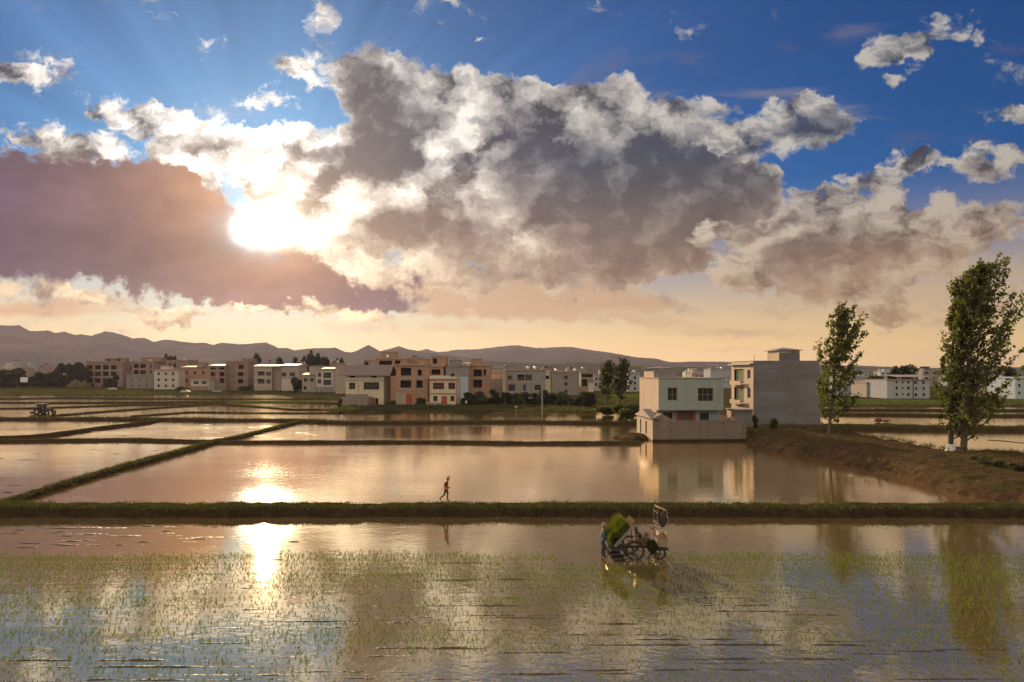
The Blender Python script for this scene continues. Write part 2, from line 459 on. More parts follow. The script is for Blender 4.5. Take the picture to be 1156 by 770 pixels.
M = {}
M['white'] = wall_mat('white_render', (.52, .49, .45), .12, .5)
M['cream'] = wall_mat('cream_tile', (.60, .55, .42), .12, .5)
M['grey'] = wall_mat('grey_cement', (.27, .26, .265), .28, .5, streak=.3)
M['palegrey'] = wall_mat('pale_cement', (.37, .325, .28), .2, .5)
M['brick'] = wall_mat('orange_brick', (.44, .265, .17), .3, .5, brick=(.36, .20, .125), mortar=(.33, .27, .21), bsc=.9)
M['brownbrick'] = wall_mat('brown_brick', (.29, .20, .165), .28, .5, brick=(.25, .165, .13), mortar=(.3, .25, .22), bsc=.9)
M['block'] = wall_mat('grey_block', (.30, .275, .265), .25, .8, brick=(.25, .23, .22), mortar=(.17, .16, .15), bsc=.8)
M['wallblock'] = wall_mat('garden_block', (.27, .225, .19), .25, 1.2, brick=(.22, .18, .15), mortar=(.14, .115, .1), bsc=1.0)
M['mint'] = wall_mat('pale_green_tile', (.30, .365, .35), .14, 1.2, rough=.6, streak=.16)
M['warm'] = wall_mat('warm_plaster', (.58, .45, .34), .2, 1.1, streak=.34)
M['blue'] = wall_mat('pale_blue_tile', (.42, .50, .58), .1, .6)
M['bluegrey'] = wall_mat('blue_grey_render', (.36, .39, .43), .15, .5)
M['concrete'] = wall_mat('bare_concrete', (.36, .33, .30), .2, .8)
def stained():
    m, t, b = new_mat('stained_grey_plaster'); p = pos(t)
    n1 = noise(t, p, .32, 7, .65); n2 = noise(t, mapping(t, p, sc=(.06, .06, .75)), 1.0, 3, .6); n3 = noise(t, mapping(t, p, sc=(1.4, 1.4, .18)), 1.0, 4, .7); n4 = noise(t, p, 3.5, 5, .7)
    z = split(t, p)[2]
    f = .95+(n1-.5)*.8+(n2-.5)*1.1+(n4-.5)*.5-n3.sm(.56, .74)*.4*z.lin(5.5, 9.5)
    c = mixc(t, n1.sm(.42, .62), (.205, .205, .215), (.19, .205, .25)); c = mixc(t, noise(t, p, .6, 5, .7).sm(.58, .7)*.6, c, (.21, .165, .13))
    c = mixc(t, z.lin(1.6, .9), c, (.17, .12, .085))
    put(t, b.inputs['Base Color'], scalec(t, c, f)); b.inputs['Roughness'].default_value = .9; bump(t, b, n4, .3, .04)
    return m
M['greybig'] = stained()
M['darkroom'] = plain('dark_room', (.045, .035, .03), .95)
M['glass'] = plain('window_glass', (.03, .035, .04), .08, 0, .3, 1.5)
M['frame'] = plain('window_frame', (.20, .17, .15), .5)
M['whiteframe'] = plain('white_frame', (.6, .6, .6), .5)
M['red'] = plain('red_door', (.36, .07, .05), .5)
M['redtrim'] = plain('red_trim', (.40, .10, .09), .6)
M['rooftile'] = wall_mat('grey_sheet_roof', (.24, .20, .20), .2, .8, rough=.6)
M['sheet'] = plain('shiny_sheet_metal', (.40, .36, .32), .6, .3, .15, .4)
M['dark'] = plain('dark_iron', (.03, .028, .027), .55)
M['steel'] = plain('grey_steel', (.42, .42, .42), .42, .6)
M['tank'] = plain('steel_tank', (.6, .6, .62), .25, .9)
M['rubber'] = plain('black_rubber', (.022, .02, .019), .75)
M['trunk'] = wall_mat('bark', (.10, .08, .062), .35, 5)
M['trunkpale'] = wall_mat('pale_bark', (.17, .14, .115), .35, 5)
M['pole'] = wall_mat('grey_pole', (.30, .28, .26), .15, 2)
M['leaf'] = leaf_mat('poplar_leaf', (.048, .064, .017), (.24, .27, .03), .75, 1.2)
M['leaf2'] = leaf_mat('dark_leaf', (.035, .047, .018), (.06, .07, .014), .6, .35)
M['leaf3'] = leaf_mat('green_leaf', (.06, .085, .022), (.12, .14, .02), .5, .5)
M['grass'] = leaf_mat('bank_grass', (.058, .066, .015), (.10, .105, .014), .7, .7)
M['rice'] = leaf_mat('rice_seedling', (.105, .155, .02), (.21, .29, .028), .4, .6)
M['ricemat'] = leaf_mat('rice_mat', (.10, .135, .010), (.20, .245, .015), .6, 5)

def water_mat(name, mud, f0, rip, big, rough=0.03, patch=0.0, mudscale=0.25, film=(.95, .85, .66)):
    """silty paddy water: sky mirrored on top, mud showing through"""
    m = bpy.data.materials.new(name); m.use_nodes = True; t = m.node_tree; t.nodes.clear()
    o = t.nodes.new('ShaderNodeOutputMaterial'); d = t.nodes.new('ShaderNodeBsdfDiffuse'); g = t.nodes.new('ShaderNodeBsdfGlossy')
    p = pos(t)
    streaks = noise(t, mapping(t, p, sc=(0.16, 1.2, 1)), 1.0, 5, 0.62)
    mot = noise(t, p, mudscale, 5, 0.6)
    put(t, d.inputs['Color'], scalec(t, mud, 1.0+(mot-0.5)*0.9+(streaks-0.5)*0.5))
    calm = noise(t, mapping(t, p, sc=(0.03, 0.075, 1)), 1.0, 3, 0.5).sm(0.36, 0.64)
    h = noise(t, mapping(t, p, rot=(0, 0, 0.5), sc=(1, 1.25, 1)), 2.6, 3, 0.55)*(0.35+calm*0.65)*rip + noise(t, mapping(t, p, rot=(0, 0, .3), sc=(.6, 1, 1)), 0.9, 3, 0.6)*big
    bp = t.nodes.new('ShaderNodeBump'); bp.inputs['Strength'].default_value = 1.0; bp.inputs['Distance'].default_value = 1.0
    put(t, bp.inputs['Height'], h)
    g.inputs['Roughness'].default_value = rough; g.inputs['Color'].default_value = (*film, 1)
    t.links.new(bp.outputs[0], g.inputs['Normal'])
    fr = t.nodes.new('ShaderNodeFresnel'); fr.inputs['IOR'].default_value = 1.33
    F = S(t, fr.outputs[0])
    fac = F.lin(0.02, 0.75, f0, 0.97)
    if patch: fac = fac*(1.0-streaks.sm(0.60, 0.72)*patch)
    mx = t.nodes.new('ShaderNodeMixShader'); put(t, mx.inputs[0], fac)
    t.links.new(d.outputs[0], mx.inputs[1]); t.links.new(g.outputs[0], mx.inputs[2]); t.links.new(mx.outputs[0], o.inputs[0])
    return m

def earth_mat(name, c1, c2, grass, lo, hi, sc=0.9, rough=.95, bs=.7, bd=.12):
    """bare earth, with turf where the surface is high and level"""
    m, t, b = new_mat(name); p = pos(t)
    g = t.nodes.new('ShaderNodeNewGeometry')
    nz = split(t, S(t, g.outputs['Normal']))[2]; z = split(t, p)[2]
    n1 = noise(t, p, sc, 7, 0.65); n2 = noise(t, p, sc*0.22, 4, 0.6)
    e = mixc(t, n1.lin(.3, .7), c1, c2)
    f = (z+(n1-0.5)*0.5+(n2-0.5)*0.6).lin(lo, hi)*nz.lin(.55, .9)
    put(t, b.inputs['Base Color'], mixc(t, f, e, scalec(t, grass, 0.7+n1*0.6)))
    b.inputs['Roughness'].default_value = rough; b.inputs['Specular IOR Level'].default_value = 0.0
    bump(t, b, noise(t, p, sc*3.5, 6, .65), bs, bd)
    return m
# ------------------------------------------------------------------ terrain and water
def ground():
    m, t, b = new_mat('farmland'); p = pos(t)
    n1 = noise(t, mapping(t, p, sc=(.35, 1.0, 1)), .02, 6, .6); n2 = noise(t, p, .15, 6, .65)
    c = ramp(t, n1, [(.3, (.07, .052, .032)), (.48, (.06, .062, .022)), (.6, (.07, .07, .026)), (.72, (.055, .065, .022))])
    put(t, b.inputs['Base Color'], scalec(t, c, 0.75+n2*.5)); b.inputs['Roughness'].default_value = 1
    b.inputs['Specular IOR Level'].default_value = 0.0
    xs = [-26000, -6000, -1500, -400, 0, 400, 1500, 6000, 26000]; ys = [-1500, 0, 150, 400, 1500, 6000, 26000]
    mb = MB(); n = len(xs)
    mb.v = [(x, y, -0.4) for y in ys for x in xs]
    mb.f = [(j*n+i, j*n+i+1, (j+1)*n+i+1, (j+1)*n+i) for j in range(len(ys)-1) for i in range(n-1)]; mb.m = [0]*len(mb.f)
    struct(mb.build('ground', m))
ground()

W_NEAR = water_mat('planted_paddy_water', (.20, .150, .070), .41, .008, .007, rough=.035, patch=.6, film=(1.0, .88, .64))
W_MID = water_mat('open_paddy_water', (.34, .235, .125), .70, .011, .007, rough=.03, patch=.15)
W_FAR = water_mat('far_paddy_water', (.26, .185, .105), .66, .016, .010, rough=.04, patch=.6, mudscale=.12)
def sheet(name, x0, x1, y0, y1, mat):
    struct(MB().quad((x0, y0, 0), (x1, y0, 0), (x1, y1, 0), (x0, y1, 0)).build(name, mat))
sheet('paddy_water', -120, 120, 2, 47.6, W_NEAR)
sheet('paddy_water', -160, 160, 47.6, 93.5, W_MID)
sheet('paddy_water', -420, 420, 93.5, 360, W_FAR)

def smoothstep(a, b, x):
    x = np.clip((x-a)/(b-a), 0, 1); return x*x*(3-2*x)
_tab = rng.random((256, 256))
def vnoise(x, y):
    """numpy value noise, -1..1"""
    xi, yi = np.floor(x).astype(int), np.floor(y).astype(int); fx, fy = x-xi, y-yi
    fx, fy = fx*fx*(3-2*fx), fy*fy*(3-2*fy)
    g = lambda a, b: _tab[a % 256, b % 256]
    return 2*((g(xi, yi)*(1-fx)+g(xi+1, yi)*fx)*(1-fy)+(g(xi, yi+1)*(1-fx)+g(xi+1, yi+1)*fx)*fy)-1
def fbm(x, y, o=4):
    s, a, k = 0, 1.0, 1.0
    for i in range(o): s = s+a*vnoise(x*k+17.3*i, y*k+9.1*i); a *= .5; k *= 2.03
    return s/1.9

def seg_dist(x, y, A, B):
    ax, ay = A; bx, by = B; dx, dy = bx-ax, by-ay; L = dx*dx+dy*dy+1e-9
    t = np.clip(((x-ax)*dx+(y-ay)*dy)/L, 0, 1)
    return np.hypot(x-ax-t*dx, y-ay-t*dy)
def inside(x, y, P):
    r = np.zeros(x.shape, bool); n = len(P)
    for i in range(n):
        (x1, y1), (x2, y2) = P[i], P[(i+1) % n]
        if y1 == y2: continue
        c = ((y1 > y) != (y2 > y)) & (x < (x2-x1)*(y-y1)/(y2-y1)+x1)
        r ^= c
    return r
def resample(P, step):
    out = []
    for i in range(len(P)-1):
        a, b = np.array(P[i]), np.array(P[i+1]); n = max(1, int(np.linalg.norm(b-a)/step))
        for k in range(n): out.append(a+(b-a)*k/n)
    out.append(np.array(P[-1])); return np.array(out)

def ribbon(name, P, width, h, mat, step=.3, n=17, rough=.12, flat=.5, wob=.25, slopes=None):
    """a raised earth bank along the line P (points on the ground)"""
    C = resample(P, step)
    for _ in range(max(1, int(1.0/step))*3):
        C[1:-1] = .5*C[1:-1]+.25*(C[:-2]+C[2:])
    T = np.gradient(C, axis=0); T /= np.linalg.norm(T, axis=1)[:, None]+1e-9
    N = np.stack([-T[:, 1], T[:, 0]], 1)
    s = np.linspace(-1, 1, n)
    L = np.concatenate([[0], np.cumsum(np.linalg.norm(np.diff(C, axis=0), axis=1))])
    k = P[0][1]*.37
    wl = 1+wob*fbm(L*.35+k, L*0+1.0); wr = 1+wob*fbm(L*.35+k, L*0+7.0); hh = h*(1+.16*fbm(L*.4+k, L*0+3.0))
    side = np.where(s < 0, -1, 1)
    W = np.where(s[None, :] < 0, wl[:, None], wr[:, None])*width/2*np.abs(s)[None, :]*side[None, :]
    X = C[:, 0, None]+N[:, 0, None]*W; Y = C[:, 1, None]+N[:, 1, None]*W
    prof = 1-smoothstep(flat, 1.0, np.abs(s))
    Z = -.3+(hh[:, None]+.3)*prof[None, :]
    Z = Z+rough*fbm(X*1.3, Y*1.3, 4)*(.25+.75*prof[None, :])*min(1, h*1.3)
    X = X+rough*.8*fbm(X*1.9+40, Y*1.9, 3); Y = Y+rough*.8*fbm(X*1.9, Y*1.9+50, 3)
    V = np.stack([X, Y, Z], -1).reshape(-1, 3); m = len(C)
    I = np.arange(m*n).reshape(m, n)
    F = np.stack([I[:-1, :-1], I[:-1, 1:], I[1:, 1:], I[1:, :-1]], -1).reshape(-1, 4)
    o = struct(mesh_np(name, V, F[:, ::-1], mat, smooth=True))
    return C, N, hh

def patch(name, P, h, slope, res, mat, rough=.1, fr=.5, edge_wob=.0, extra=None, clip=None):
    """a raised piece of land inside the outline P"""
    P = [tuple(p) for p in P]
    xs = [p[0] for p in P]; ys = [p[1] for p in P]
    gx = np.arange(min(xs), max(xs)+res, res); gy = np.arange(min(ys), max(ys)+res, res)
    X, Y = np.meshgrid(gx, gy)
    d = np.full(X.shape, 1e9)
    for i in range(len(P)): d = np.minimum(d, seg_dist(X, Y, P[i], P[(i+1) % len(P)]))
    ins = inside(X, Y, P)
    d = np.where(ins, d, -d)+edge_wob*fbm(X*.3, Y*.3, 4)
    Z = -.35+(h+.35)*smoothstep(0, slope, d)
    Z = Z+rough*fbm(X*fr, Y*fr, 5)*smoothstep(-.2, slope, d)
    if extra is not None: Z = Z+extra(X, Y, d)
    keep = d > -res*1.2
    idx = np.arange(X.size).reshape(X.shape)
    q = keep[:-1, :-1] & keep[1:, :-1] & keep[:-1, 1:] & keep[1:, 1:]
    F = np.stack([idx[:-1, :-1][q], idx[:-1, 1:][q], idx[1:, 1:][q], idx[1:, :-1][q]], -1)
    V = np.stack([X, Y, Z], -1).reshape(-1, 3)
    used = np.zeros(len(V), bool); used[F.ravel()] = True; re = np.cumsum(used)-1
    return struct(mesh_np(name, V[used], re[F], mat, smooth=True))

E_BANK = earth_mat('bank_earth', (.026, .020, .013), (.065, .045, .027), (.062, .066, .018), .42, .85, 1.6)
E_DIRT = earth_mat('bare_earth', (.052, .035, .021), (.18, .120, .068), (.062, .060, .022), 1.1, 1.8, 1.0, bs=1.0, bd=.3)
E_LOW = earth_mat('low_bank_earth', (.038, .027, .019), (.075, .052, .032), (.06, .062, .022), .25, .6)
E_LAND = earth_mat('village_earth', (.06, .045, .026), (.095, .072, .038), (.06, .066, .02), .15, .45, .25)
E_GREEN = earth_mat('meadow_earth', (.08, .075, .03), (.10, .09, .035), (.085, .12, .028), .1, .3, .2)

grass_pts = []      # (x, y, z, height) for the tufts
def tufts(C, N, hh, width, per, h0, h1, lo=-.75, hi=.75, top=1.0):
    n = int(len(C)*per); i = rng.integers(0, len(C), n); s = rng.uniform(lo, hi, n)
    x = C[i, 0]+N[i, 0]*s*width/2+rng.normal(0, .15, n); y = C[i, 1]+N[i, 1]*s*width/2+rng.normal(0, .15, n)
    z = -.3+(hh[i]+.3)*(1-smoothstep(.5, 1.0, np.abs(s)))
    keep = fbm(x*.5, y*.5, 3) > rng.uniform(-.8, .5, n)
    grass_pts.append(np.stack([x, y, z*top-.03, rng.uniform(h0, h1, n)*(1+.8*np.clip(fbm(x*.3+9, y*.3, 2), 0, 1))], 1)[keep & (z > .05)])

# the main bank between the planted field and the open water
b = ribbon('paddy_bank', [(-75, 47.9), (-38, 47.4), (-25, 47.2), (0, 47.4), (20, 47.2), (40, 47.0), (75, 46.6)], 3.4, .60, E_BANK, .22, 25, .2, .45)
tufts(*b, 3.4, 30, .06, .17, -.98, .9)
# left diagonal bank
LD = [at(-60, 592), at(0, 572), at(52, 555), at(121, 534), at(190, 515), at(242, 500), at(277, 493), at(311, 484), at(339, 476.5)]
b = ribbon('paddy_bank', LD, 1.6, .34, E_BANK, .3, 17, .18, .42)
tufts(*b, 1.6, 14, .07, .26)
# thin dividing bunds
b = ribbon('paddy_bank', [at(-200, 499), at(0, 499), at(150, 497.5), at(270, 500.5), at(480, 500), at(600, 501.5), at(722, 501)], 1.9, .34, E_LOW, .4, 13, .14)
tufts(*b, 1.9, 5, .10, .22)
b = ribbon('paddy_bank', [at(-20, 497), at(52, 493), at(104, 485.5), at(166, 478), at(178, 475)], 2.2, .42, E_LOW, .5, 13, .16)
b = ribbon('paddy_bank', [at(-150, 473.5), at(0, 474), at(150, 474), at(340, 476.5), at(400, 478.5), at(480, 478), at(600, 477.5), at(722, 479.5)], 2.8, .5, E_LOW, .5, 15, .2)
tufts(*b, 3.8, 9, .15, .5)
for (pts, w, h) in (([at(-120, 463), at(40, 461.5), at(150, 457.5), at(250, 457), at(330, 463), at(388, 463)], 2.6, .3),
                    ([at(-120, 455), at(90, 455.5), at(200, 454.5), at(300, 455), at(388, 456)], 4.5, .35),
                    ([at(60, 470), at(120, 465), at(185, 460.5), at(240, 456.8)], 2.0, .26),
                    ([at(-120, 450.6), at(90, 450.2), at(290, 451.2), at(388, 450.5)], 4.0, .3),
                    ([at(150, 470.5), at(215, 466), at(300, 467), at(384, 467)], 1.8, .25)):
    b = ribbon('paddy_bank', pts, w, h, E_LOW, .6, 13, .3, wob=.5)
    tufts(*b, w, 6, .15, .45)
# right-hand fields
for (pts, w, h, mt) in (([at(925, 484), at(1000, 484.5), at(1090, 486), at(1240, 487)], 5.5, .75, E_LOW),
                        ([at(915, 468.8), at(1000, 469.2), at(1060, 470), at(1250, 471)], 3.6, .5, E_LOW),
                        ([at(915, 463.5), at(1050, 464), at(1250, 464.5)], 4.5, .5, E_LOW),
                        ([at(1115, 497), at(1130, 497.5), at(1170, 502), at(1250, 507)], .7, .05, E_LOW)):
    b = ribbon('paddy_bank', pts, w, h, mt, .5, 13, .2)
    if h > .3: tufts(*b, w, 5, .2, .5)

# the raised earth track on the right, its slope down to the water, the house plot behind
near_edge = [at(842, 505), at(880, 512), at(925, 520.5), at(965, 529), at(1000, 538), at(1035, 548), at(1075, 558), at(1110, 566), at(1156, 580)]
far_edge = [at(1300, 520, 0), at(1156, 519), at(1110, 518.5), at(1075, 517), at(1020, 506), at(975, 497), at(948, 489)]
def ruts(X, Y, d):
    a = np.abs((X*.55+Y*.83)*.9 % 2-1)
    return .13*fbm(X*2.1, Y*2.1, 3)*smoothstep(.2, 1, d)+.24*fbm((X-Y)*1.1, (X+Y)*.25, 3)*smoothstep(.1, .8, d)*(1-smoothstep(2.2, 4.0, d)) + .25*smoothstep(.4, 1, fbm(X*.22+5, Y*.22, 2))*smoothstep(1.5, 3, d)
dirt = near_edge+[(44, 44.5), (70, 44.0), (95, 60)]+far_edge[0:]+[(px2x(945, 116), 116), (px2x(930, 140), 140), (px2x(850, 150), 150), (px2x(722, 150), 150), (px2x(722, 112), 112), (px2x(730, 96.5), 96.5), (px2x(842, 96.2), 96.2)]
patch('dirt_track', dirt, 1.25, 3.0, .27, E_DIRT, .22, .6, .5, ruts)
# village ground
front = [at(376, 459), at(392, 466), at(432, 467.5), at(440, 465.2), at(540, 465), at(552, 469), at(580, 469.5), at(590, 465.6), at(660, 464.8), at(690, 467), at(722, 470)]
patch('village_land', front+[(px2x(722, 152), 152), (px2x(852, 152), 152), (px2x(930, 190), 190), (px2x(1260, 190), 190), (360, 480), (-420, 480), (-420, 300), (px2x(0, 296), 296), (px2x(300, 292), 292), (px2x(345, 250), 250), (px2x(376, 238), 238)],
      .32, 3.0, 1.6, E_LAND, .14, .08, 1.2)
patch('meadow', [(px2x(925, 200), 200), (px2x(1250, 200), 200), (px2x(1250, 236), 236), (px2x(915, 236), 236)], .5, 4, 1.5, E_GREEN, .1, .1, .5)
patch('meadow', [(px2x(676, 230), 230), (px2x(722, 230), 230), (px2x(735, 290), 290), (px2x(672, 290), 290)], .5, 4, 1.5, E_GREEN, .1, .1, .5)
patch('meadow', [(px2x(-60, 300), 300), (px2x(110, 304), 304), (px2x(280, 298), 298), (px2x(280, 330), 330), (px2x(-60, 345), 345)], .55, 4, 2.0, E_LAND, .1, .1, .5)
patch('meadow', [at(250, 455.8), at(372, 456.2), at(374, 453.5), at(250, 453.5)], .45, 3, 1.0, E_GREEN, .1, .1, .5)
# heap of earth beside the walled house
struct(MB().blob((px2x(716, 100), 100.5, .0), (2.6, 2.6, .75), 3, .22, 4, freq=1.2).build('earth_heap', E_DIRT, smooth=True))
struct(MB().blob((px2x(944, 99), 99, .6), (3.2, 1.8, 1.1), 5, .2, 4, freq=1.2).build('earth_heap', E_LOW, smooth=True))

# hills far off
def hills(name, prof, D, base_w, mat, seed):
    u = np.array([p[0] for p in prof], float); v = np.array([p[1] for p in prof], float)
    U = np.linspace(u[0], u[-1], int((u[-1]-u[0])/1.6)); Vv = np.interp(U, u, v)
    ht = (VY-Vv)*D/FX+HC; Xr = (U-UX)/FX*D
    ht = ht+D*.0007*fbm(U*.22+seed, U*0+seed, 4)
    s = np.linspace(0, 1.9, 40)
    prf = np.where(s <= 1, s**.85, np.maximum(0, 1-(s-1)*1.1))
    Yv = D-base_w*(1-s)
    X = Xr[:, None]*(Yv/D)[None, :]; Y = np.repeat(Yv[None, :], len(U), 0)
    spur = fbm(X/(base_w*.22)+seed, Y/(base_w*.5), 4)
    Z = ht[:, None]*prf[None, :]*(1+.28*spur*(np.clip(np.abs(1-s), 0, .5)*2)[None, :])-2
    n = len(s); I = np.arange(len(U)*n).reshape(len(U), n)
    F = np.stack([I[:-1, :-1], I[1:, :-1], I[1:, 1:], I[:-1, 1:]], -1).reshape(-1, 4)
    struct(mesh_np(name, np.stack([X, Y, Z], -1).reshape(-1, 3), F, mat, smooth=True))
mh, th, bh = new_mat('wooded_hillside'); ph = pos(th)
put(th, bh.inputs['Base Color'], ramp(th, noise(th, ph, .004, 8, .62), [(.35, (.020, .028, .016)), (.55, (.045, .05, .025)), (.7, (.10, .085, .05))])); bh.inputs['Roughness'].default_value = 1; bh.inputs['Specular IOR Level'].default_value = 0
hills('hills', [(-160, 372), (-60, 368), (0, 366), (22, 366), (35, 373), (55, 372), (62, 375), (72, 373), (85, 377), (92, 376), (103, 378), (118, 373), (128, 374), (150, 381), (163, 380), (173, 385), (185, 382), (197, 383), (208, 385), (219, 386), (232, 386), (241, 388), (252, 385.5), (269, 387.5), (285, 386.8), (300, 385.2), (314, 392), (325, 391.8), (333, 394.5), (349, 392.5), (363, 392), (378, 391.6), (390, 397), (399, 397), (416, 388.5), (429, 395.5), (440, 393), (450, 390), (462, 394), (482, 397), (520, 402), (560, 409), (590, 415), (620, 418)], 3900, 1000, mh, 3)
hills('hills', [(400, 412), (440, 402), (470, 396), (482, 393), (491, 396), (498, 396.5), (517, 394), (540, 393.5), (560, 391), (583, 389), (607, 392), (644, 390.8), (665, 394), (687, 397), (713, 402), (740, 404.5), (758, 408.5), (791, 407.5), (824, 408), (880, 410), (940, 411.5), (975, 412.5), (1049, 415), (1160, 414), (1260, 411)], 5200, 1300, mh, 11)
hills('hills', [(470, 415), (520, 411), (556, 407), (585, 408.5), (620, 410), (660, 408), (700, 411), (760, 413), (840, 415), (900, 417)], 2900, 600, mh, 23)
# ------------------------------------------------------------------ buildings
def facade(mb, W, H, ops, depth_of, mi=0, mi_in=1, y=0.0):
    """front wall of width W and height H in the plane y, with openings (x0, x1, z0, z1, reveal depth)"""
    xs = sorted({0.0, W, *[o[0] for o in ops], *[o[1] for o in ops]}); zs = sorted({0.0, H, *[o[2] for o in ops], *[o[3] for o in ops]})
    for i in range(len(xs)-1):
        for j in range(len(zs)-1):
            cx, cz = (xs[i]+xs[i+1])/2, (zs[j]+zs[j+1])/2
            if any(o[0] < cx < o[1] and o[2] < cz < o[3] for o in ops): continue
            mb.quad((xs[i], y, zs[j]), (xs[i+1], y, zs[j]), (xs[i+1], y, zs[j+1]), (xs[i], y, zs[j+1]), mi)
    for o in ops:
        x0, x1, z0, z1, d, room = o
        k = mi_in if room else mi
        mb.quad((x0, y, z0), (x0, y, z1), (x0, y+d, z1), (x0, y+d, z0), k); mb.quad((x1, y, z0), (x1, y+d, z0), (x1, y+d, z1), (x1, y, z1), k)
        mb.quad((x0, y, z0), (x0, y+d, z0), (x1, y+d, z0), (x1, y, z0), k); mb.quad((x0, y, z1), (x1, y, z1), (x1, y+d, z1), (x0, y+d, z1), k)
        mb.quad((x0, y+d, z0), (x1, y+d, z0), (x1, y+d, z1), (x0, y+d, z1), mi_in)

def window(parent, x0, x1, z0, z1, y, nx=2, nz=1, fm=None, bar=.07, along='x'):
    """window frame with its bars; the glass is its sub-part. along='y': in a wall that faces -x"""
    T = (lambda x, yy, z: (x, yy, z)) if along == 'x' else (lambda x, yy, z: (yy, -x, z))
    f = MB()
    def bx(a, b, c, d, y0, y1):
        p, q = T(a, y0, c), T(b, y1, d)
        f.box(min(p[0], q[0]), max(p[0], q[0]), min(p[1], q[1]), max(p[1], q[1]), min(p[2], q[2]), max(p[2], q[2]))
    bx(x0, x1, z0, z0+bar, y, y+.06); bx(x0, x1, z1-bar, z1, y, y+.06)
    for i in range(nx+1):
        xx = x0+(x1-x0-bar)*i/nx; bx(xx, xx+bar, z0+bar, z1-bar, y, y+.06)
    for j in range(1, nz):
        zz = z0+(z1-z0-bar)*j/nz; bx(x0+bar, x1-bar, zz, zz+bar, y+.004, y+.056)
    w = f.build('window', fm or M['frame'], parent)
    p = MB(); a, b = T(x0+.01, y+.03, z0+.01), T(x1-.01, y+.045, z1-.01)
    p.box(min(a[0], b[0]), max(a[0], b[0]), min(a[1], b[1]), max(a[1], b[1]), a[2], b[2])
    p.build('pane', M['glass'], w)
    return w

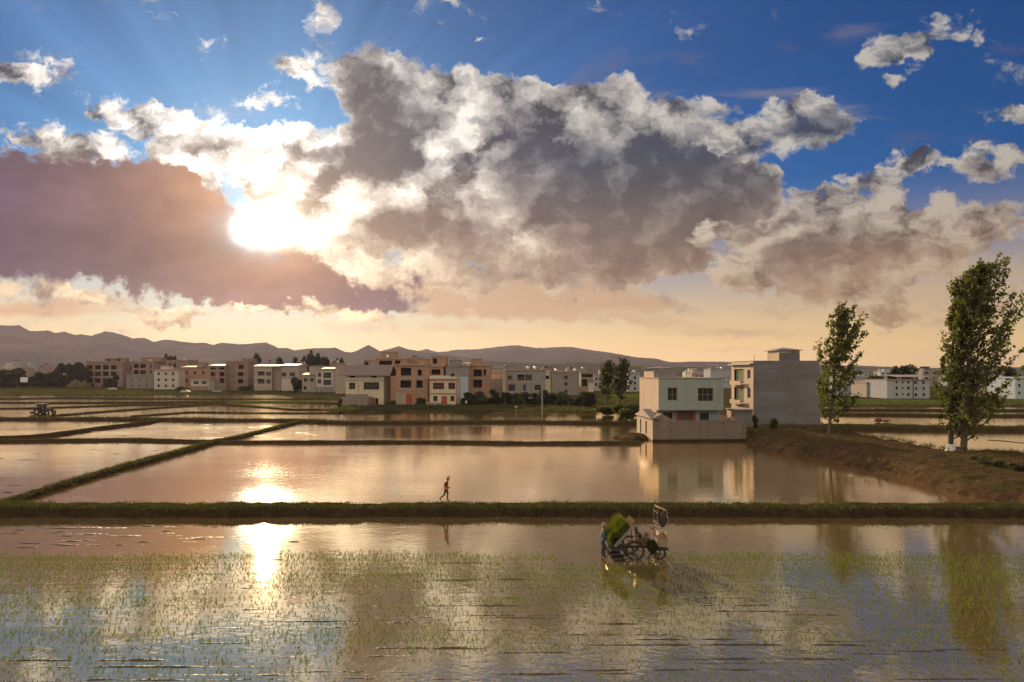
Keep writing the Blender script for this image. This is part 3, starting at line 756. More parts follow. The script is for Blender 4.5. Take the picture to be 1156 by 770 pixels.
def house(name, label, px0, px1, pyt, Y, depth, mat, ops=(), slab=None, rooms=(), z0=.3, rz=0, cat='house', group=None, bands=(), sheet=None, tanks=(), fm=None, bandmat=None, lower=None):
    """ops: (px0, px1, py0, py1, kind) with kind w window, h unglazed hole, d door"""
    s = Y/FX; W = (px1-px0)*s; H = py2z(pyt, Y)-z0
    root = empty(name, (px2x(px0, Y), Y, z0), rz); tag(root, label, cat, group)
    lx = lambda p: (p-px0)*s
    lz = lambda p: py2z(p, Y)-z0
    o2 = []
    for (a, b, c, d, kd) in ops:
        x0, x1, za, zb = max(.12, lx(a)), min(W-.12, lx(b)), max(.02, lz(d)), min(H-.1, lz(c))
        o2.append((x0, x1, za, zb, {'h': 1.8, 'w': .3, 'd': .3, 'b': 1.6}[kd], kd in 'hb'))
    mb = MB(); facade(mb, W, H, o2, None)
    mb.quad((0, 0, 0), (0, 0, H), (0, depth, H), (0, depth, 0)); mb.quad((W, 0, 0), (W, depth, 0), (W, depth, H), (W, 0, H))
    mb.quad((0, depth, 0), (0, depth, H), (W, depth, H), (W, depth, 0)); mb.quad((0, 0, H), (W, 0, H), (W, depth, H), (0, depth, H))
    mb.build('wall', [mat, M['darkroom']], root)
    if bands:
        for p in bands: z = lz(p); MB().box(-.06, W+.06, -.07, .0, z-.16, z+.16).build('floor_band', bandmat or M['concrete'], root)
    if lower:      # ground floor of another material, a few mm proud
        pa, pb, lm = lower
        MB().box(lx(pa), lx(pb[0]), -.05, -.004, 0.0, lz(pb[1])).build('lower_wall', lm, root)
    for (op, q) in zip(ops, o2):
        x0, x1, za, zb, dd, _ = q
        if op[4] == 'w': window(root, x0, x1, za, zb, .14, max(1, round((x1-x0)/.9)), 2 if zb-za > 1.7 else 1, fm)
        elif op[4] == 'd':
            dr = MB().box(x0, x1, .12, .18, za, zb); dr.box((x0+x1)/2-.03, (x0+x1)/2+.03, .10, .12, za, zb)
            dr.build('door', M['red'], root)
        elif op[4] == 'b':
            r = MB()
            r.box(x0, x1, .02, .07, za+.95, za+1.0)
            for i in range(max(3, int((x1-x0)/.35))): xx = x0+.03+(x1-x0-.1)*i/max(2, int((x1-x0)/.35)-1); r.box(xx, xx+.04, .025, .065, za, za+.95)
            r.build('railing', M['steel'], root)
    rm = slab or M['concrete']
    r = MB().box(-.25, W+.25, -.35, depth+.2, H+.003, H+.18); r.build('roof', rm, root)
    pr = MB()      # parapet kerb round the flat roof
    if sheet is None:
        pr.box(0, W, 0, .14, H+.183, H+.5); pr.box(0, .14, .143, depth, H+.183, H+.5); pr.box(W-.14, W, .143, depth, H+.183, H+.5); pr.build('parapet', mat, root)
    else:
        pa, pb, rise = sheet
        x0, x1 = lx(pa), lx(pb)
        z1 = H+.18
        for xx in (x0+.1, (x0+x1)/2, x1-.2):
            for yy in (.3, depth*.55): MB().box(xx, xx+.1, yy, yy+.1, z1+.003, z1+rise-.02).build('post', M['steel'], root)
        v = MB(); d2 = depth*.6; zz = z1+rise
        v.add([(x0-.3, -.3, zz), (x1+.3, -.3, zz), (x1+.3, d2, zz+.75), (x0-.3, d2, zz+.75), (x0-.3, -.3, zz+.06), (x1+.3, -.3, zz+.06), (x1+.3, d2, zz+.81), (x0-.3, d2, zz+.81)],
              [(0, 3, 2, 1), (4, 5, 6, 7), (0, 1, 5, 4), (1, 2, 6, 5), (2, 3, 7, 6), (3, 0, 4, 7)])
        v.build('sheet_roof', M['sheet'], root)
    for (a, b, pt, y0, dp, m2, hole) in rooms:
        k = MB(); x0, x1 = lx(a), lx(b); zt = py2z(pt, Y+y0)-z0; zb = H+.183
        ops2 = []
        if hole: ops2 = [(x0+(x1-x0)*hole[0]-x0, x0+(x1-x0)*hole[1]-x0, (zt-zb)*.25, (zt-zb)*.8, 1.0, True)]
        j = MB(); facade(j, x1-x0, zt-zb, ops2, None)
        Wd, Hd = x1-x0, zt-zb
        j.quad((0, 0, 0), (0, 0, Hd), (0, dp, Hd), (0, dp, 0)); j.quad((Wd, 0, 0), (Wd, dp, 0), (Wd, dp, Hd), (Wd, 0, Hd)); j.quad((0, dp, 0), (0, dp, Hd), (Wd, dp, Hd), (Wd, dp, 0)); j.quad((0, 0, Hd), (Wd, 0, Hd), (Wd, dp, Hd), (0, dp, Hd))
        rr = j.build('roof_room', [m2, M['darkroom']], root); rr.location = (x0, y0, zb)
        MB().box(-.25, Wd+.25, -.25, dp+.25, Hd+.003, Hd+.15).build('roof_room_cap', M['concrete'], rr)
    for (p, y0) in tanks:
        t = MB().lathe([(0, 0), (.5, 0), (.55, .08), (.55, 1.15), (.35, 1.4), (0, 1.45)], 12, c=(lx(p), y0, H+.183)); t.build('water_tank', M['tank'], root, smooth=True)
    return root

def grid(px0, px1, py0, py1, nx, nz, kind='w', fx=.55, fz=.6):
    o = []; w, h = (px1-px0)/nx, (py1-py0)/nz
    for j in range(nz):
        for i in range(nx):
            cx, cy = px0+w*(i+.5), py0+h*(j+.5); o.append((cx-w*fx/2, cx+w*fx/2, cy-h*fz/2, cy+h*fz/2, kind))
    return o

# --- the far left row
house('apartment_house', 'unfinished brownish block of open bays with two small roof rooms, tallest beside the big tree', 97, 139, 408.8, 444, 16, M['brownbrick'],
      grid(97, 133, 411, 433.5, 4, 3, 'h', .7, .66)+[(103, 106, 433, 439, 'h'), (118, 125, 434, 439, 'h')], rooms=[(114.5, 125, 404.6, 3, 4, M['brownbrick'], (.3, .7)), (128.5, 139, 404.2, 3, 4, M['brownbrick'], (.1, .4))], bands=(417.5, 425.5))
house('apartment_house', 'low flat stepped block between the bays block and the three-storey brown one', 134, 151, 411.5, 452, 12, M['brownbrick'], grid(139, 150, 412.5, 428, 2, 2, 'h', .5, .55))
house('brick_house', 'brown house with paired dark openings rising behind a plain pale front block', 149, 173.5, 408.5, 420, 14, M['brownbrick'],
      [(151, 156.5, 411, 415.5, 'h'), (158.5, 164.5, 411, 415.5, 'h'), (151, 156.5, 418, 422.5, 'h'), (158.5, 164.5, 418, 422.5, 'h'), (169.5, 171, 411, 416, 'h'), (169.5, 171, 418, 423, 'h')],
      rooms=[(154, 178, 403.8, 5, 6, M['brownbrick'], None)], tanks=[(168, 2)])
house('brick_house', 'plain windowless-looking block of pale brick in front of the brown openings house', 142.5, 172.5, 423.4, 395, 9, M['block'], grid(144, 170, 424.5, 439, 3, 2, 'w', .2, .3))
house('white_house', 'white house with nine square windows in three rows', 173.8, 201.5, 418, 372, 14, M['white'], grid(175, 199.5, 418.6, 439, 3, 3, 'w', .34, .46), slab=M['redtrim'], rooms=[(177, 186.5, 413, 4, 5, M['white'], None)])
house('brick_house', 'long brown brick house standing behind the white nine-window house', 176, 213, 407.3, 445, 14, M['brownbrick'], grid(178, 200, 409, 416, 4, 1, 'h', .5, .6), tanks=[(205, 4)])
house('brick_house', 'dark brick house with a shiny sheet roof right behind the low white-fronted house', 204, 236, 415.5, 380, 13, M['brick'], grid(206, 234, 416.5, 434, 3, 2, 'w', .35, .4), sheet=(205, 226, .35), rooms=[(217, 225, 409.5, 6, 5, M['brownbrick'], None)])
house('low_house', 'low house with a white balcony front and a brown porch below', 215.5, 235.5, 429.5, 345, 10, M['white'], grid(216.5, 235, 430.2, 434, 2, 1, 'w', .6, .8)+[(217, 219.5, 437, 443, 'd'), (221, 225, 437.5, 441, 'w')], lower=(215.5, (235.5, 436), M['brownbrick']))
house('brick_house', 'brown three-storey house with two columns of square openings under a bright sheet roof', 235.5, 254.5, 413.8, 352, 12, M['brownbrick'],
      [(238, 243.2, 420, 425, 'h'), (248, 253.3, 420, 425, 'h'), (238, 243.2, 427.2, 432.5, 'h'), (248, 253.3, 427.2, 432.5, 'h'), (238, 244, 414.8, 417.3, 'h'), (247.5, 253.5, 414.8, 417.3, 'h')], bands=(435,), sheet=(236, 254, .3))
house('brick_house', 'wide blank brown block with one column of three dark openings', 254.8, 280.5, 408.6, 356, 13, M['brownbrick'], [(269.5, 275, 412, 416.5, 'h'), (269, 274.5, 420, 424.5, 'h'), (269, 274.5, 428, 432.8, 'h')],
      rooms=[(270.5, 283, 405.2, 3, 5, M['brownbrick'], None)], bands=(419.5, 427.3, 435.2))
house('balcony_house', 'house with two tiers of white balconies and a shiny awning roof', 286.8, 307, 414.4, 345, 12, M['palegrey'], [(291, 298.5, 419.5, 424, 'b'), (300.5, 306, 420, 424, 'w'), (291, 298.5, 428, 433, 'b'), (301, 305, 428.5, 433, 'w')], bands=(418, 426, 435), sheet=(287, 315, .35), bandmat=M['white'])
house('grey_house', 'plain narrow side block joined to the balcony house', 307.3, 317, 413.8, 347, 12, M['palegrey'], ())
house('balcony_house', 'pale three-storey house with a white lower window front beside the blank side block', 317.4, 337, 413.8, 342, 12, M['palegrey'], [(318, 323, 421, 425, 'b'), (327, 333, 420.5, 425, 'w'), (320, 325.5, 429.3, 434, 'w')], bands=(419, 427), sheet=(317.5, 336, .4), lower=(318, (331, 428), M['white']))
house('grey_house', 'squat grey house with a stepped shiny roof beside the white framed house', 341, 356.5, 424, 320, 10, M['palegrey'], [(343, 347, 427, 431, 'w'), (350, 354, 427, 431, 'w'), (343, 346, 436, 440, 'h')], sheet=(342, 356, .3), rooms=[(346, 355, 413.5, 4, 5, M['palegrey'], None)])
house('white_house', 'white framed house front with four big dark windows', 356.8, 376, 418, 318, 12, M['white'], [(358.6, 362.5, 420.5, 425.5, 'w'), (365, 374, 420.5, 426.8, 'w'), (358.6, 362.5, 428, 433, 'w'), (365, 374, 428.8, 434.8, 'w')], lower=(356.8, (376, 436.8), M['grey']), sheet=(363, 380, .5))
house('grey_house', 'tall blank whitish side wall house just left of the ribbed roof house', 378.5, 391, 413, 300, 10, M['palegrey'], ())
# --- centre: the nearest village houses
def ribbed_roof_house():
    Y = 199; s = Y/FX
    r = house('ribbed_roof_house', 'cream house with a wide ribbed grey sheet roof and a rough stone ground floor', 390, 433, 423, Y, 12, M['cream'],
              [(394, 401, 432, 439.5, 'w'), (410.5, 428, 431.5, 440, 'w'), (395, 401, 424.3, 426.3, 'h'), (419, 425, 424.3, 426.3, 'h'), (418.5, 423, 449, 458, 'd'), (423.5, 427, 449.5, 458, 'h')], bands=(429.6,), lower=(390, (416, 445), M['block']))
    for ch in list(r.children):
        if ch.name.startswith(('parapet', 'roof')): bpy.data.objects.remove(ch)
    W = 43*s; H = py2z(423, Y)-.3; zr = py2z(412, Y+5)-.3; v = MB(); ov = 1.6*1.3
    nrib = 26
    for i in range(nrib):
        xa = -ov+(W+2*ov)*i/nrib; xb = -ov+(W+2*ov)*(i+1)/nrib; xm = xa+(xb-xa)*.25
        for (p, q, up) in ((xa, xm, .09), (xm, xb, 0)):
            v.box(p, q, 0, .01, 0, .01) if False else v.add([(p, -.9, H-.25+up), (q, -.9, H-.25+up), (q, 5, zr+up), (p, 5, zr+up)], [(0, 1, 2, 3)])
            v.add([(p, 5, zr+up), (q, 5, zr+up), (q, 12.6, H-.2+up), (p, 12.6, H-.2+up)], [(0, 1, 2, 3)])
    v.quad((-ov, -.9, H-.3), (-ov, 5, zr-.05), (W+ov, 5, zr-.05), (W+ov, -.9, H-.3)); v.quad((-ov, 12.6, H-.25), (W+ov, 12.6, H-.25), (W+ov, 5, zr-.05), (-ov, 5, zr-.05))
    v.build('ribbed_roof', M['rooftile'], r)
    g = MB().add([(0, .01, H+.004), (0, 12, H+.004), (0, 5, zr-.08), (.12, .01, H+.004), (.12, 12, H+.004), (.12, 5, zr-.08)], [(0, 2, 1), (3, 4, 5), (0, 1, 4, 3)])
    g.add([(W, .01, H+.004), (W, 12, H+.004), (W, 5, zr-.08)], [(0, 1, 2)]); g.build('gable', M['palegrey'], r)
ribbed_roof_house()
yw = MB().box(0, 7.6, 0, .3, 0, 2.4); yw.box(7.3, 7.6, .303, 6, 0, 2.4)
tag(yw.build('yard_wall', M['block'], loc=(px2x(384.7, 193), 193, .3)), 'rough grey yard wall at the foot of the ribbed roof house', 'wall')
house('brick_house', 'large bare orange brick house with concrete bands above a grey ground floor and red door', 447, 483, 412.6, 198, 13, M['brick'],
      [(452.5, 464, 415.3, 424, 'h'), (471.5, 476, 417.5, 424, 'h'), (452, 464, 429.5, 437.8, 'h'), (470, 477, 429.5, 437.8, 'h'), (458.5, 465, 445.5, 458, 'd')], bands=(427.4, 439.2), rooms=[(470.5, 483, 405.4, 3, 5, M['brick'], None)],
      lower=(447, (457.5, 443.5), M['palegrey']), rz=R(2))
house('brick_house', 'unfinished orange brick house whose stair tower is the highest roof in the village', 424.5, 460, 405.4, 228, 14, M['brick'], [(428, 442.5, 407.3, 414.5, 'h'), (446, 452, 407, 413, 'h'), (440, 446, 419, 424.5, 'h')], rooms=[(428, 445, 397.5, 2, 6, M['brick'], None)], bands=(416,), tanks=[(437, 1.0)])
house('grey_house', 'grey block whose open top room shows above the right end of the ribbed roof', 410.5, 424, 406.6, 245, 9, M['palegrey'], [(411.5, 416, 408.5, 412.5, 'h')])
house('brick_house', 'narrow orange brick tower house with a dark upper opening behind the cream house', 483.5, 503, 414, 222, 12, M['brick'], [(486.5, 497, 417, 423, 'h')], rooms=[(486, 503, 402.6, 1, 6, M['brick'], (.12, .42))], bands=(424.5,))
def cream_house():
    Y = 195
    r = house('cream_house', 'small cream two-storey house edged in red with white roof rail and red door', 485, 515, 427.5, Y, 11, M['cream'],
          [(488.7, 501.3, 432, 439.5, 'w'), (506, 515 - 1.2, 432, 439.5, 'w'), (489, 494, 447, 453, 'w'), (498.3, 504.8, 447.5, 456.5, 'd'), (508.5, 513, 447, 453, 'w')], slab=M['cream'], fm=M['redtrim'])
    s = Y/FX; W = 30*s; t = MB()
    for p in (429.4, 444.4): z = py2z(p, Y)-.3; t.box(-.1, W+.1, -.12, .0, z-.13, z+.13)
    t.box(-.14, .02, -.10, -.003, 0, py2z(429.4, Y)-.44); t.box(W-.02, W+.14, -.10, -.003, 0, py2z(429.4, Y)-.44); t.build('trim', M['redtrim'], r)
    MB().box(-1.5, 3.4, -2.4, -.3, 0, .9).build('porch_step', M['palegrey'], r)
    MB().box(-.1, W*.75, .4, .6, py2z(427.5, Y)-.1, py2z(424, Y)-.3).build('roof_rail', M['white'], r)
cream_house()
house('grey_house', 'grey block with a pale blue tiled patch behind the small cream house', 501, 529, 413.8, 222, 12, M['grey'], [(509, 513, 421.5, 425, 'w'), (520, 523.5, 430, 435.5, 'w')], lower=(519.5, (528.5, 425.5), M['blue']), rooms=[(507, 519, 406.5, 3, 5, M['grey'], None)], sheet=(519, 529, .5))
house('brick_house', 'brown brick house with two big stacked openings and a tall roof room above the hedge', 530.5, 553.5, 413, 230, 12, M['brick'], [(534.5, 544, 417.3, 425, 'h'), (534.3, 544, 428.8, 437.5, 'h'), (546, 548.6, 417, 424, 'h')], rooms=[(531, 543.5, 405.4, 1, 5, M['brick'], None)], bands=(426.8, 440.8))
house('grey_house', 'low grey block with a sunlit peach upper storey beside the two-opening brick house', 553.8, 567, 420.5, 250, 10, M['warm'], (), lower=(553.8, (567, 427.8), M['grey']))
r = house('grey_house', 'broad grey cement villa with a recessed upper terrace and arched window above the hedge', 571, 616, 418.5, 236, 13, M['grey'],
      [(573, 577.5, 424, 428.5, 'w'), (584, 592, 423, 429.5, 'b'), (592.8, 600.5, 423, 429.5, 'w'), (574, 581.5, 434, 441, 'w'), (590.5, 593.5, 434, 441, 'w'), (603.5, 610.5, 434.5, 440.5, 'w'), (575, 583, 446, 453, 'h')], bands=(421, 431.3, 443), rooms=[(568.5, 581, 412.8, 2, 6, M['grey'], None)], tanks=[(596, 3), (604, 3)])
MB().box(-.9, .0, .2, 9, 0, py2z(417, 236)-.3).build('side_wing', M['warm'], r)
house('yellow_house', 'narrow house with a sunlit yellowish side between the villa and the grey block', 611, 622, 419.5, 285, 10, M['cream'], [(615, 620, 424, 428, 'h')])
house('grey_house', 'square grey brick block with one column of three windows', 623, 654, 420.3, 282, 12, M['block'], [(637, 640.8, 424, 428.3, 'w'), (637, 640.8, 431.8, 435.3, 'w'), (637, 640.8, 440, 443.5, 'w')], tanks=[(628, 4), (650, 5)])
house('timber_house', 'dark brown open-fronted house with a white lower wall left of the poplar pair', 655.5, 670, 421, 320, 11, M['brownbrick'], [(657, 669, 422.5, 426, 'h'), (657, 663, 428, 436, 'h')], lower=(664.3, (670, 432.5), M['white']), bands=(427,))
house('grey_house', 'small bluish grey house half hidden behind the poplar pair', 670.4, 680, 424, 345, 10, M['bluegrey'], grid(671, 679.5, 425, 437, 2, 2))
house('blue_grey_house', 'blue-grey three-storey house seen between the poplar pair and the green-fronted house', 709.5, 722.5, 421.5, 330, 12, M['bluegrey'], [(715.5, 718.2, 424.8, 428, 'w'), (715.5, 718.2, 430.8, 434, 'w'), (715.5, 718.2, 437.2, 440.4, 'w')], bands=(435.5,), tanks=[(717, 3)])
# --- between and behind the two near houses
house('blue_grey_house', 'pale house with a roof room far off between the green-fronted house and the stained building', 781, 801, 422, 430, 14, M['palegrey'], grid(784, 800, 423, 427, 3, 1), rooms=[(783.5, 789.5, 417.5, 3, 6, M['palegrey'], None)])
house('blue_grey_house', 'bluish block with small windows left of the stained grey building', 802, 828, 417.5, 400, 14, M['bluegrey'], grid(816, 828, 424, 434, 3, 2, 'w', .3, .45), tanks=[(816, 3)])
# --- far right
def right_white():
    Y = 245
    r = house('white_house', 'long pale three-storey house with small square windows and a white sheet roof', 1001.5, 1049.5, 429, Y, 15, M['bluegrey'],
          [(1011, 1013.7, 430.3, 433, 'w'), (1018, 1020, 430.5, 433, 'w'), (1024, 1027, 430.3, 433, 'w'), (1032, 1035.5, 430.3, 433.5, 'w'), (1041, 1044, 430.3, 433.5, 'w'),
           (1011, 1013.7, 436.5, 440, 'w'), (1018, 1020, 437, 439, 'w'), (1024, 1027, 436.5, 440, 'w'), (1033, 1035.5, 437, 440.5, 'w'), (1041.5, 1044, 437, 440.5, 'w'),
           (1011, 1013.7, 443.8, 447, 'w'), (1018, 1020, 444, 446, 'w'), (1024, 1027, 443.8, 447.2, 'w'), (1032.5, 1035.5, 444, 447.5, 'w'), (1041.5, 1044.5, 444, 447.5, 'w')], slab=M['redtrim'], sheet=(1014, 1049, .9))
    MB().box(py2z(0, Y)*0+29*Y/FX, 29.7*Y/FX, -.12, -.003, 0, py2z(429.5, Y)-.3).build('downpipe', M['dark'], r)
right_white()
house('grey_house', 'small tan stepped house at the left end of the long pale house', 978.5, 1000.5, 432.5, 258, 12, M['palegrey'], [(981, 985, 441, 447, 'h'), (992, 994.5, 435, 437.5, 'w')], rooms=[(983.5, 994, 430.3, 2, 6, M['palegrey'], None)], bands=(442,))
house('white_house', 'pale house partly hidden by the lone poplar crown', 952, 977, 426.5, 275, 13, M['bluegrey'], [(970.5, 974, 435, 438, 'w'), (961, 964, 435, 438, 'w'), (970.5, 974, 442.5, 445.5, 'w')], sheet=(955, 977, .6))
house('blue_grey_house', 'pale blue house at the far right behind the tall poplars', 1146, 1185, 427, 240, 14, M['blue'], grid(1147, 1185, 431, 448, 5, 2, 'w', .35, .4), slab=M['blue'])
house('brick_house', 'dim brown house glimpsed through the tall poplar crowns', 1112, 1140, 428, 262, 13, M['brownbrick'], grid(1114, 1138, 430, 446, 3, 2, 'h', .35, .5))

# --- houses of the back rows, half hidden: only their upper storeys show between the others
for k, (a, b, tp, Y, mm, lb) in enumerate(((126, 152, 413.5, 470, 'brownbrick', 'brown house filling the gap behind the open bays block and its neighbour'), (205, 222, 411, 455, 'palegrey', 'tan house behind the dark brick house with the shiny roof'), (220, 238, 412.5, 430, 'brownbrick', 'brown house behind the low white balcony house'),
        (278, 292, 412, 400, 'brownbrick', 'brown house between the blank brown block and the balcony house'), (298, 316, 409.5, 430, 'palegrey', 'tan house showing above the balcony house roof'), (331, 346, 411.5, 400, 'brick', 'orange house between the pale three-storey house and the squat grey one'),
        (352, 366, 414, 380, 'palegrey', 'tan house peeping over the squat grey house'), (372, 384, 410.5, 370, 'brownbrick', 'brown house peeping over the white framed house'), (462, 474, 404.5, 300, 'brick', 'orange house with its roof between the two tall stair towers'),
        (556, 574, 415.5, 330, 'palegrey', 'tan house behind the peach wall of the low grey block'), (612, 630, 416.5, 360, 'brownbrick', 'brown house behind the gap right of the villa'), (640, 662, 417.5, 370, 'palegrey', 'tan house peeping over the square grey block'), (678, 700, 418.5, 400, 'brownbrick', 'brown house behind the crowns of the poplar pair'))):
    house('village_house', lb, a, b, tp, Y, 11, M[mm], grid(a+1, b-1, tp+1.2, tp+15, 3, 2, 'h' if k % 2 else 'w', .42, .5), rooms=[(a+2, a+(b-a)*.5, tp-3.2, 3, 5, M[mm], (.2, .6))] if k % 3 else (), tanks=[(b-4, 3)] if k % 2 else ())

# --- the mint house
def mint_house():
    root = empty('mint_house', (px2x(743.5, 103), 103, .45), R(3)); tag(root, 'two-storey house with pale green front, sunlit bare left side and overhanging upper floor', 'house')
    Y = 103; s = Y/FX; W = 74.5*s; D = 12.0; H = py2z(427.3, Y)-.45; zo = py2z(463.3, Y)-.45; yo = 1.25
    x = lambda p: (p-743.5)*s
    z = lambda p: py2z(p, Y)-.45
    up = MB()
    ops = [(x(753.9), x(764.9), z(452.3), z(437.7), .28, False), (x(788.6), x(806.3), z(453.2), z(438.1), .28, False)]
    facade(up, W, H, [(a, b, c, d, e, r) for a, b, c, d, e, r in ops], None)
    up.f = []; up.v = []; up.m = []
    # upper front only from zo up
    sub = MB(); facade(sub, W, H-zo, [(a, b, c-zo, d-zo, e, r) for a, b, c, d, e, r in ops], None)
    sub.v = [(p[0], p[1], p[2]+zo) for p in sub.v]
    sub.quad((0, 0, zo), (0, yo, zo), (W, yo, zo), (W, 0, zo)); sub.quad((W, 0, zo), (W, D, zo), (W, D, H), (W, 0, H)); sub.quad((0, D, 0), (0, D, H), (W, D, H), (W, D, 0))
    sub.quad((0, 0, H), (W, 0, H), (W, D, H), (0, D, H)); sub.quad((W, yo, 0), (W, D, 0), (W, D, zo), (W, yo, zo))
    sub.build('front_wall', [M['mint'], M['darkroom']], root)
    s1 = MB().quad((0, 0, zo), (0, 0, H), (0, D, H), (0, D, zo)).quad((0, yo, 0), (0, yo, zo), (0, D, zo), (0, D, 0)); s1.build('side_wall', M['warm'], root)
    low = MB()
    lops = [(x(751), x(762), z(474.3), z(465.8), .25, False), (x(768), x(786.5), .02, z(464.6), .3, False), (x(794), x(804.5), z(475.5), z(466.5), .25, False)]
    facade(low, W-.02, zo-.003, lops, None, y=yo); low.build('lower_wall', [M['mint'], M['darkroom']], root)
    for (a, b, c, d, e, r), nx, nz in zip(ops, (2, 3), (2, 2)): window(root, a, b, c, d, .16, nx, nz, bar=.09)
    for q in (0, 2): a, b, c, d, e, r = lops[q]; window(root, a, b, c, d, yo+.12, 3, 1, bar=.07)
    a, b, c, d, e, r = lops[1]
    dm = MB().box(a, b, yo+.1, yo+.2, c, d)
    for i in range(1, 4): dm.box(a+(b-a)*i/4-.04, a+(b-a)*i/4+.04, yo+.06, yo+.10, c, d)
    dm.build('door', plain('brown_door', (.16, .09, .065), .6), root)
    fr = MB().box(a-.35, a-.003, yo-.05, yo+.05, 0, d+.05).box(b+.003, b+.35, yo-.05, yo+.05, 0, d+.05); fr.build('door_frame', M['redtrim'], root)
    MB().box(-.1, W+.12, -.12, D+.1, H+.003, H+.14).build('roof', M['concrete'], root)
    # stair room on the roof with clerestory strip
    Y2 = 107; x0, x1 = px2x(734.5, Y2)-px2x(743.5, Y)+2.3, px2x(764.6, Y2)-px2x(743.5, Y)
    x0 = .15
    zt = py2z(415.2, Y2)-.45; rr = MB()
    rr.box(x0, x1, 3.4, 9.5, H+.143, zt-.55); r0 = rr.build('roof_room', M['grey'], root)
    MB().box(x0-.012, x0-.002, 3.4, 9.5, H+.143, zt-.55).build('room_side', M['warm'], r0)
    st = MB()
    for i in range(6): xx = x0+.05+(x1-x0-.2)*i/5; st.box(xx, xx+.1, 3.5, 3.6, zt-.547, zt-.1)
    for i in range(5): yy = 3.9+i*1.3; st.box(x0+.05, x0+.15, yy, yy+.1, zt-.547, zt-.1); st.box(x1-.15, x1-.05, yy, yy+.1, zt-.547, zt-.1)
    st.build('clerestory_post', M['steel'], r0)
    v = MB(); a0, a1, b0, b1 = x0-.45, x1+.4, 2.9, 10
    v.add([(a0, b0, zt-.08), (a1, b0, zt-.08), (a1, b1, zt-.08), (a0, b1, zt-.08), ((a0+a1)/2, (b0+b1)/2, zt+.25)], [(0, 3, 2, 1), (0, 1, 4), (1, 2, 4), (2, 3, 4), (3, 0, 4)]); v.build('room_roof', M['rooftile'], r0)
mint_house()

def compound():
    """the block wall round the yard in front of the mint house, with its gabled corner lodge"""
    x0, x1 = px2x(737, 96), px2x(843, 96.6); L = x1-x0; rz = R(3)
    root = empty('yard_wall', (x0+.0, 96, -.1), rz); tag(root, 'long block wall with flat pilasters and a gabled left end in front of the pale green house', 'wall')
    zt = py2z(476.2, 96)+.1; zl = py2z(472.4, 96)+.1; zg = py2z(471, 96)+.1
    Lg = (757.5-737)*96/FX; D = 9.5
    mb = MB()
    mb.box(Lg, L, 0, .24, 0, zt); mb.box(L-.24, L, .243, 8, 0, zt)
    mb.build('wall', M['wallblock'], root)
    cp = MB().box(Lg+.004, L+.06, -.06, .30, zt+.003, zt+.12); cp.build('coping', M['wallblock'], root)
    pl = MB()
    for p in (758.5, 789, 818.5, 840.5): a = (p-737)*96/FX; pl.box(a, a+.3, -.055, -.002, .3, zt)
    pl.build('pilaster', M['wallblock'], root)
    MB().box(-.08, L+.05, -.14, -.058, 0, .42).build('plinth', E_LOW, root)
    gz = zl
    lodge = MB()      # corner lodge: front wall with low gable, left side with two tall slits
    lodge.quad((0, 0, 0), (Lg, 0, 0), (Lg, 0, gz), (0, 0, gz)); lodge.add([(0, 0, gz), (Lg, 0, gz), (Lg*.52, 0, gz+.62)], [(0, 1, 2)])
    lodge.quad((Lg, .003, 0), (Lg, D, 0), (Lg, D, gz), (Lg, .003, gz)); lodge.add([(Lg, D, 0), (0, D, 0), (0, D, gz), (Lg, D, gz), (Lg*.52, D, gz+.62)], [(0, 1, 2, 3), (2, 4, 3)])
    lodge.quad((0, 0, gz), (Lg*.52, 0, gz+.62), (Lg*.52, D, gz+.62), (0, D, gz)); lodge.quad((Lg*.52, 0, gz+.62), (Lg, 0, gz), (Lg, D, gz), (Lg*.52, D, gz+.62))
    lo = lodge.build('lodge', M['wallblock'], root)
    side = MB(); sl = [(2.1, 2.75, .75, gz-.55, .5, True), (5.4, 6.15, .9, gz-.65, .5, True)]
    facade(side, D, gz, sl, None)
    side.add([(0, -.0, gz), (D, 0, gz), (D*.5, 0, gz+1.0)], [(0, 1, 2)])
    side.v = [(-.02+p[1]*1.0, D-p[0], p[2]) for p in side.v]
    side.build('lodge_side', [M['warm'], M['darkroom']], lo)
    g = MB().add([(-.3, -.35, gz-.05), (-.3, D*.5, gz+1.08), (-.3, D+.3, gz-.05), (.9, -.35, gz-.05), (.9, D*.5, gz+1.08), (.9, D+.3, gz-.05)], [(0, 3, 4, 1), (1, 4, 5, 2), (0, 1, 2), (3, 5, 4)])
    g.build('gable_roof', M['rooftile'], lo)
compound()

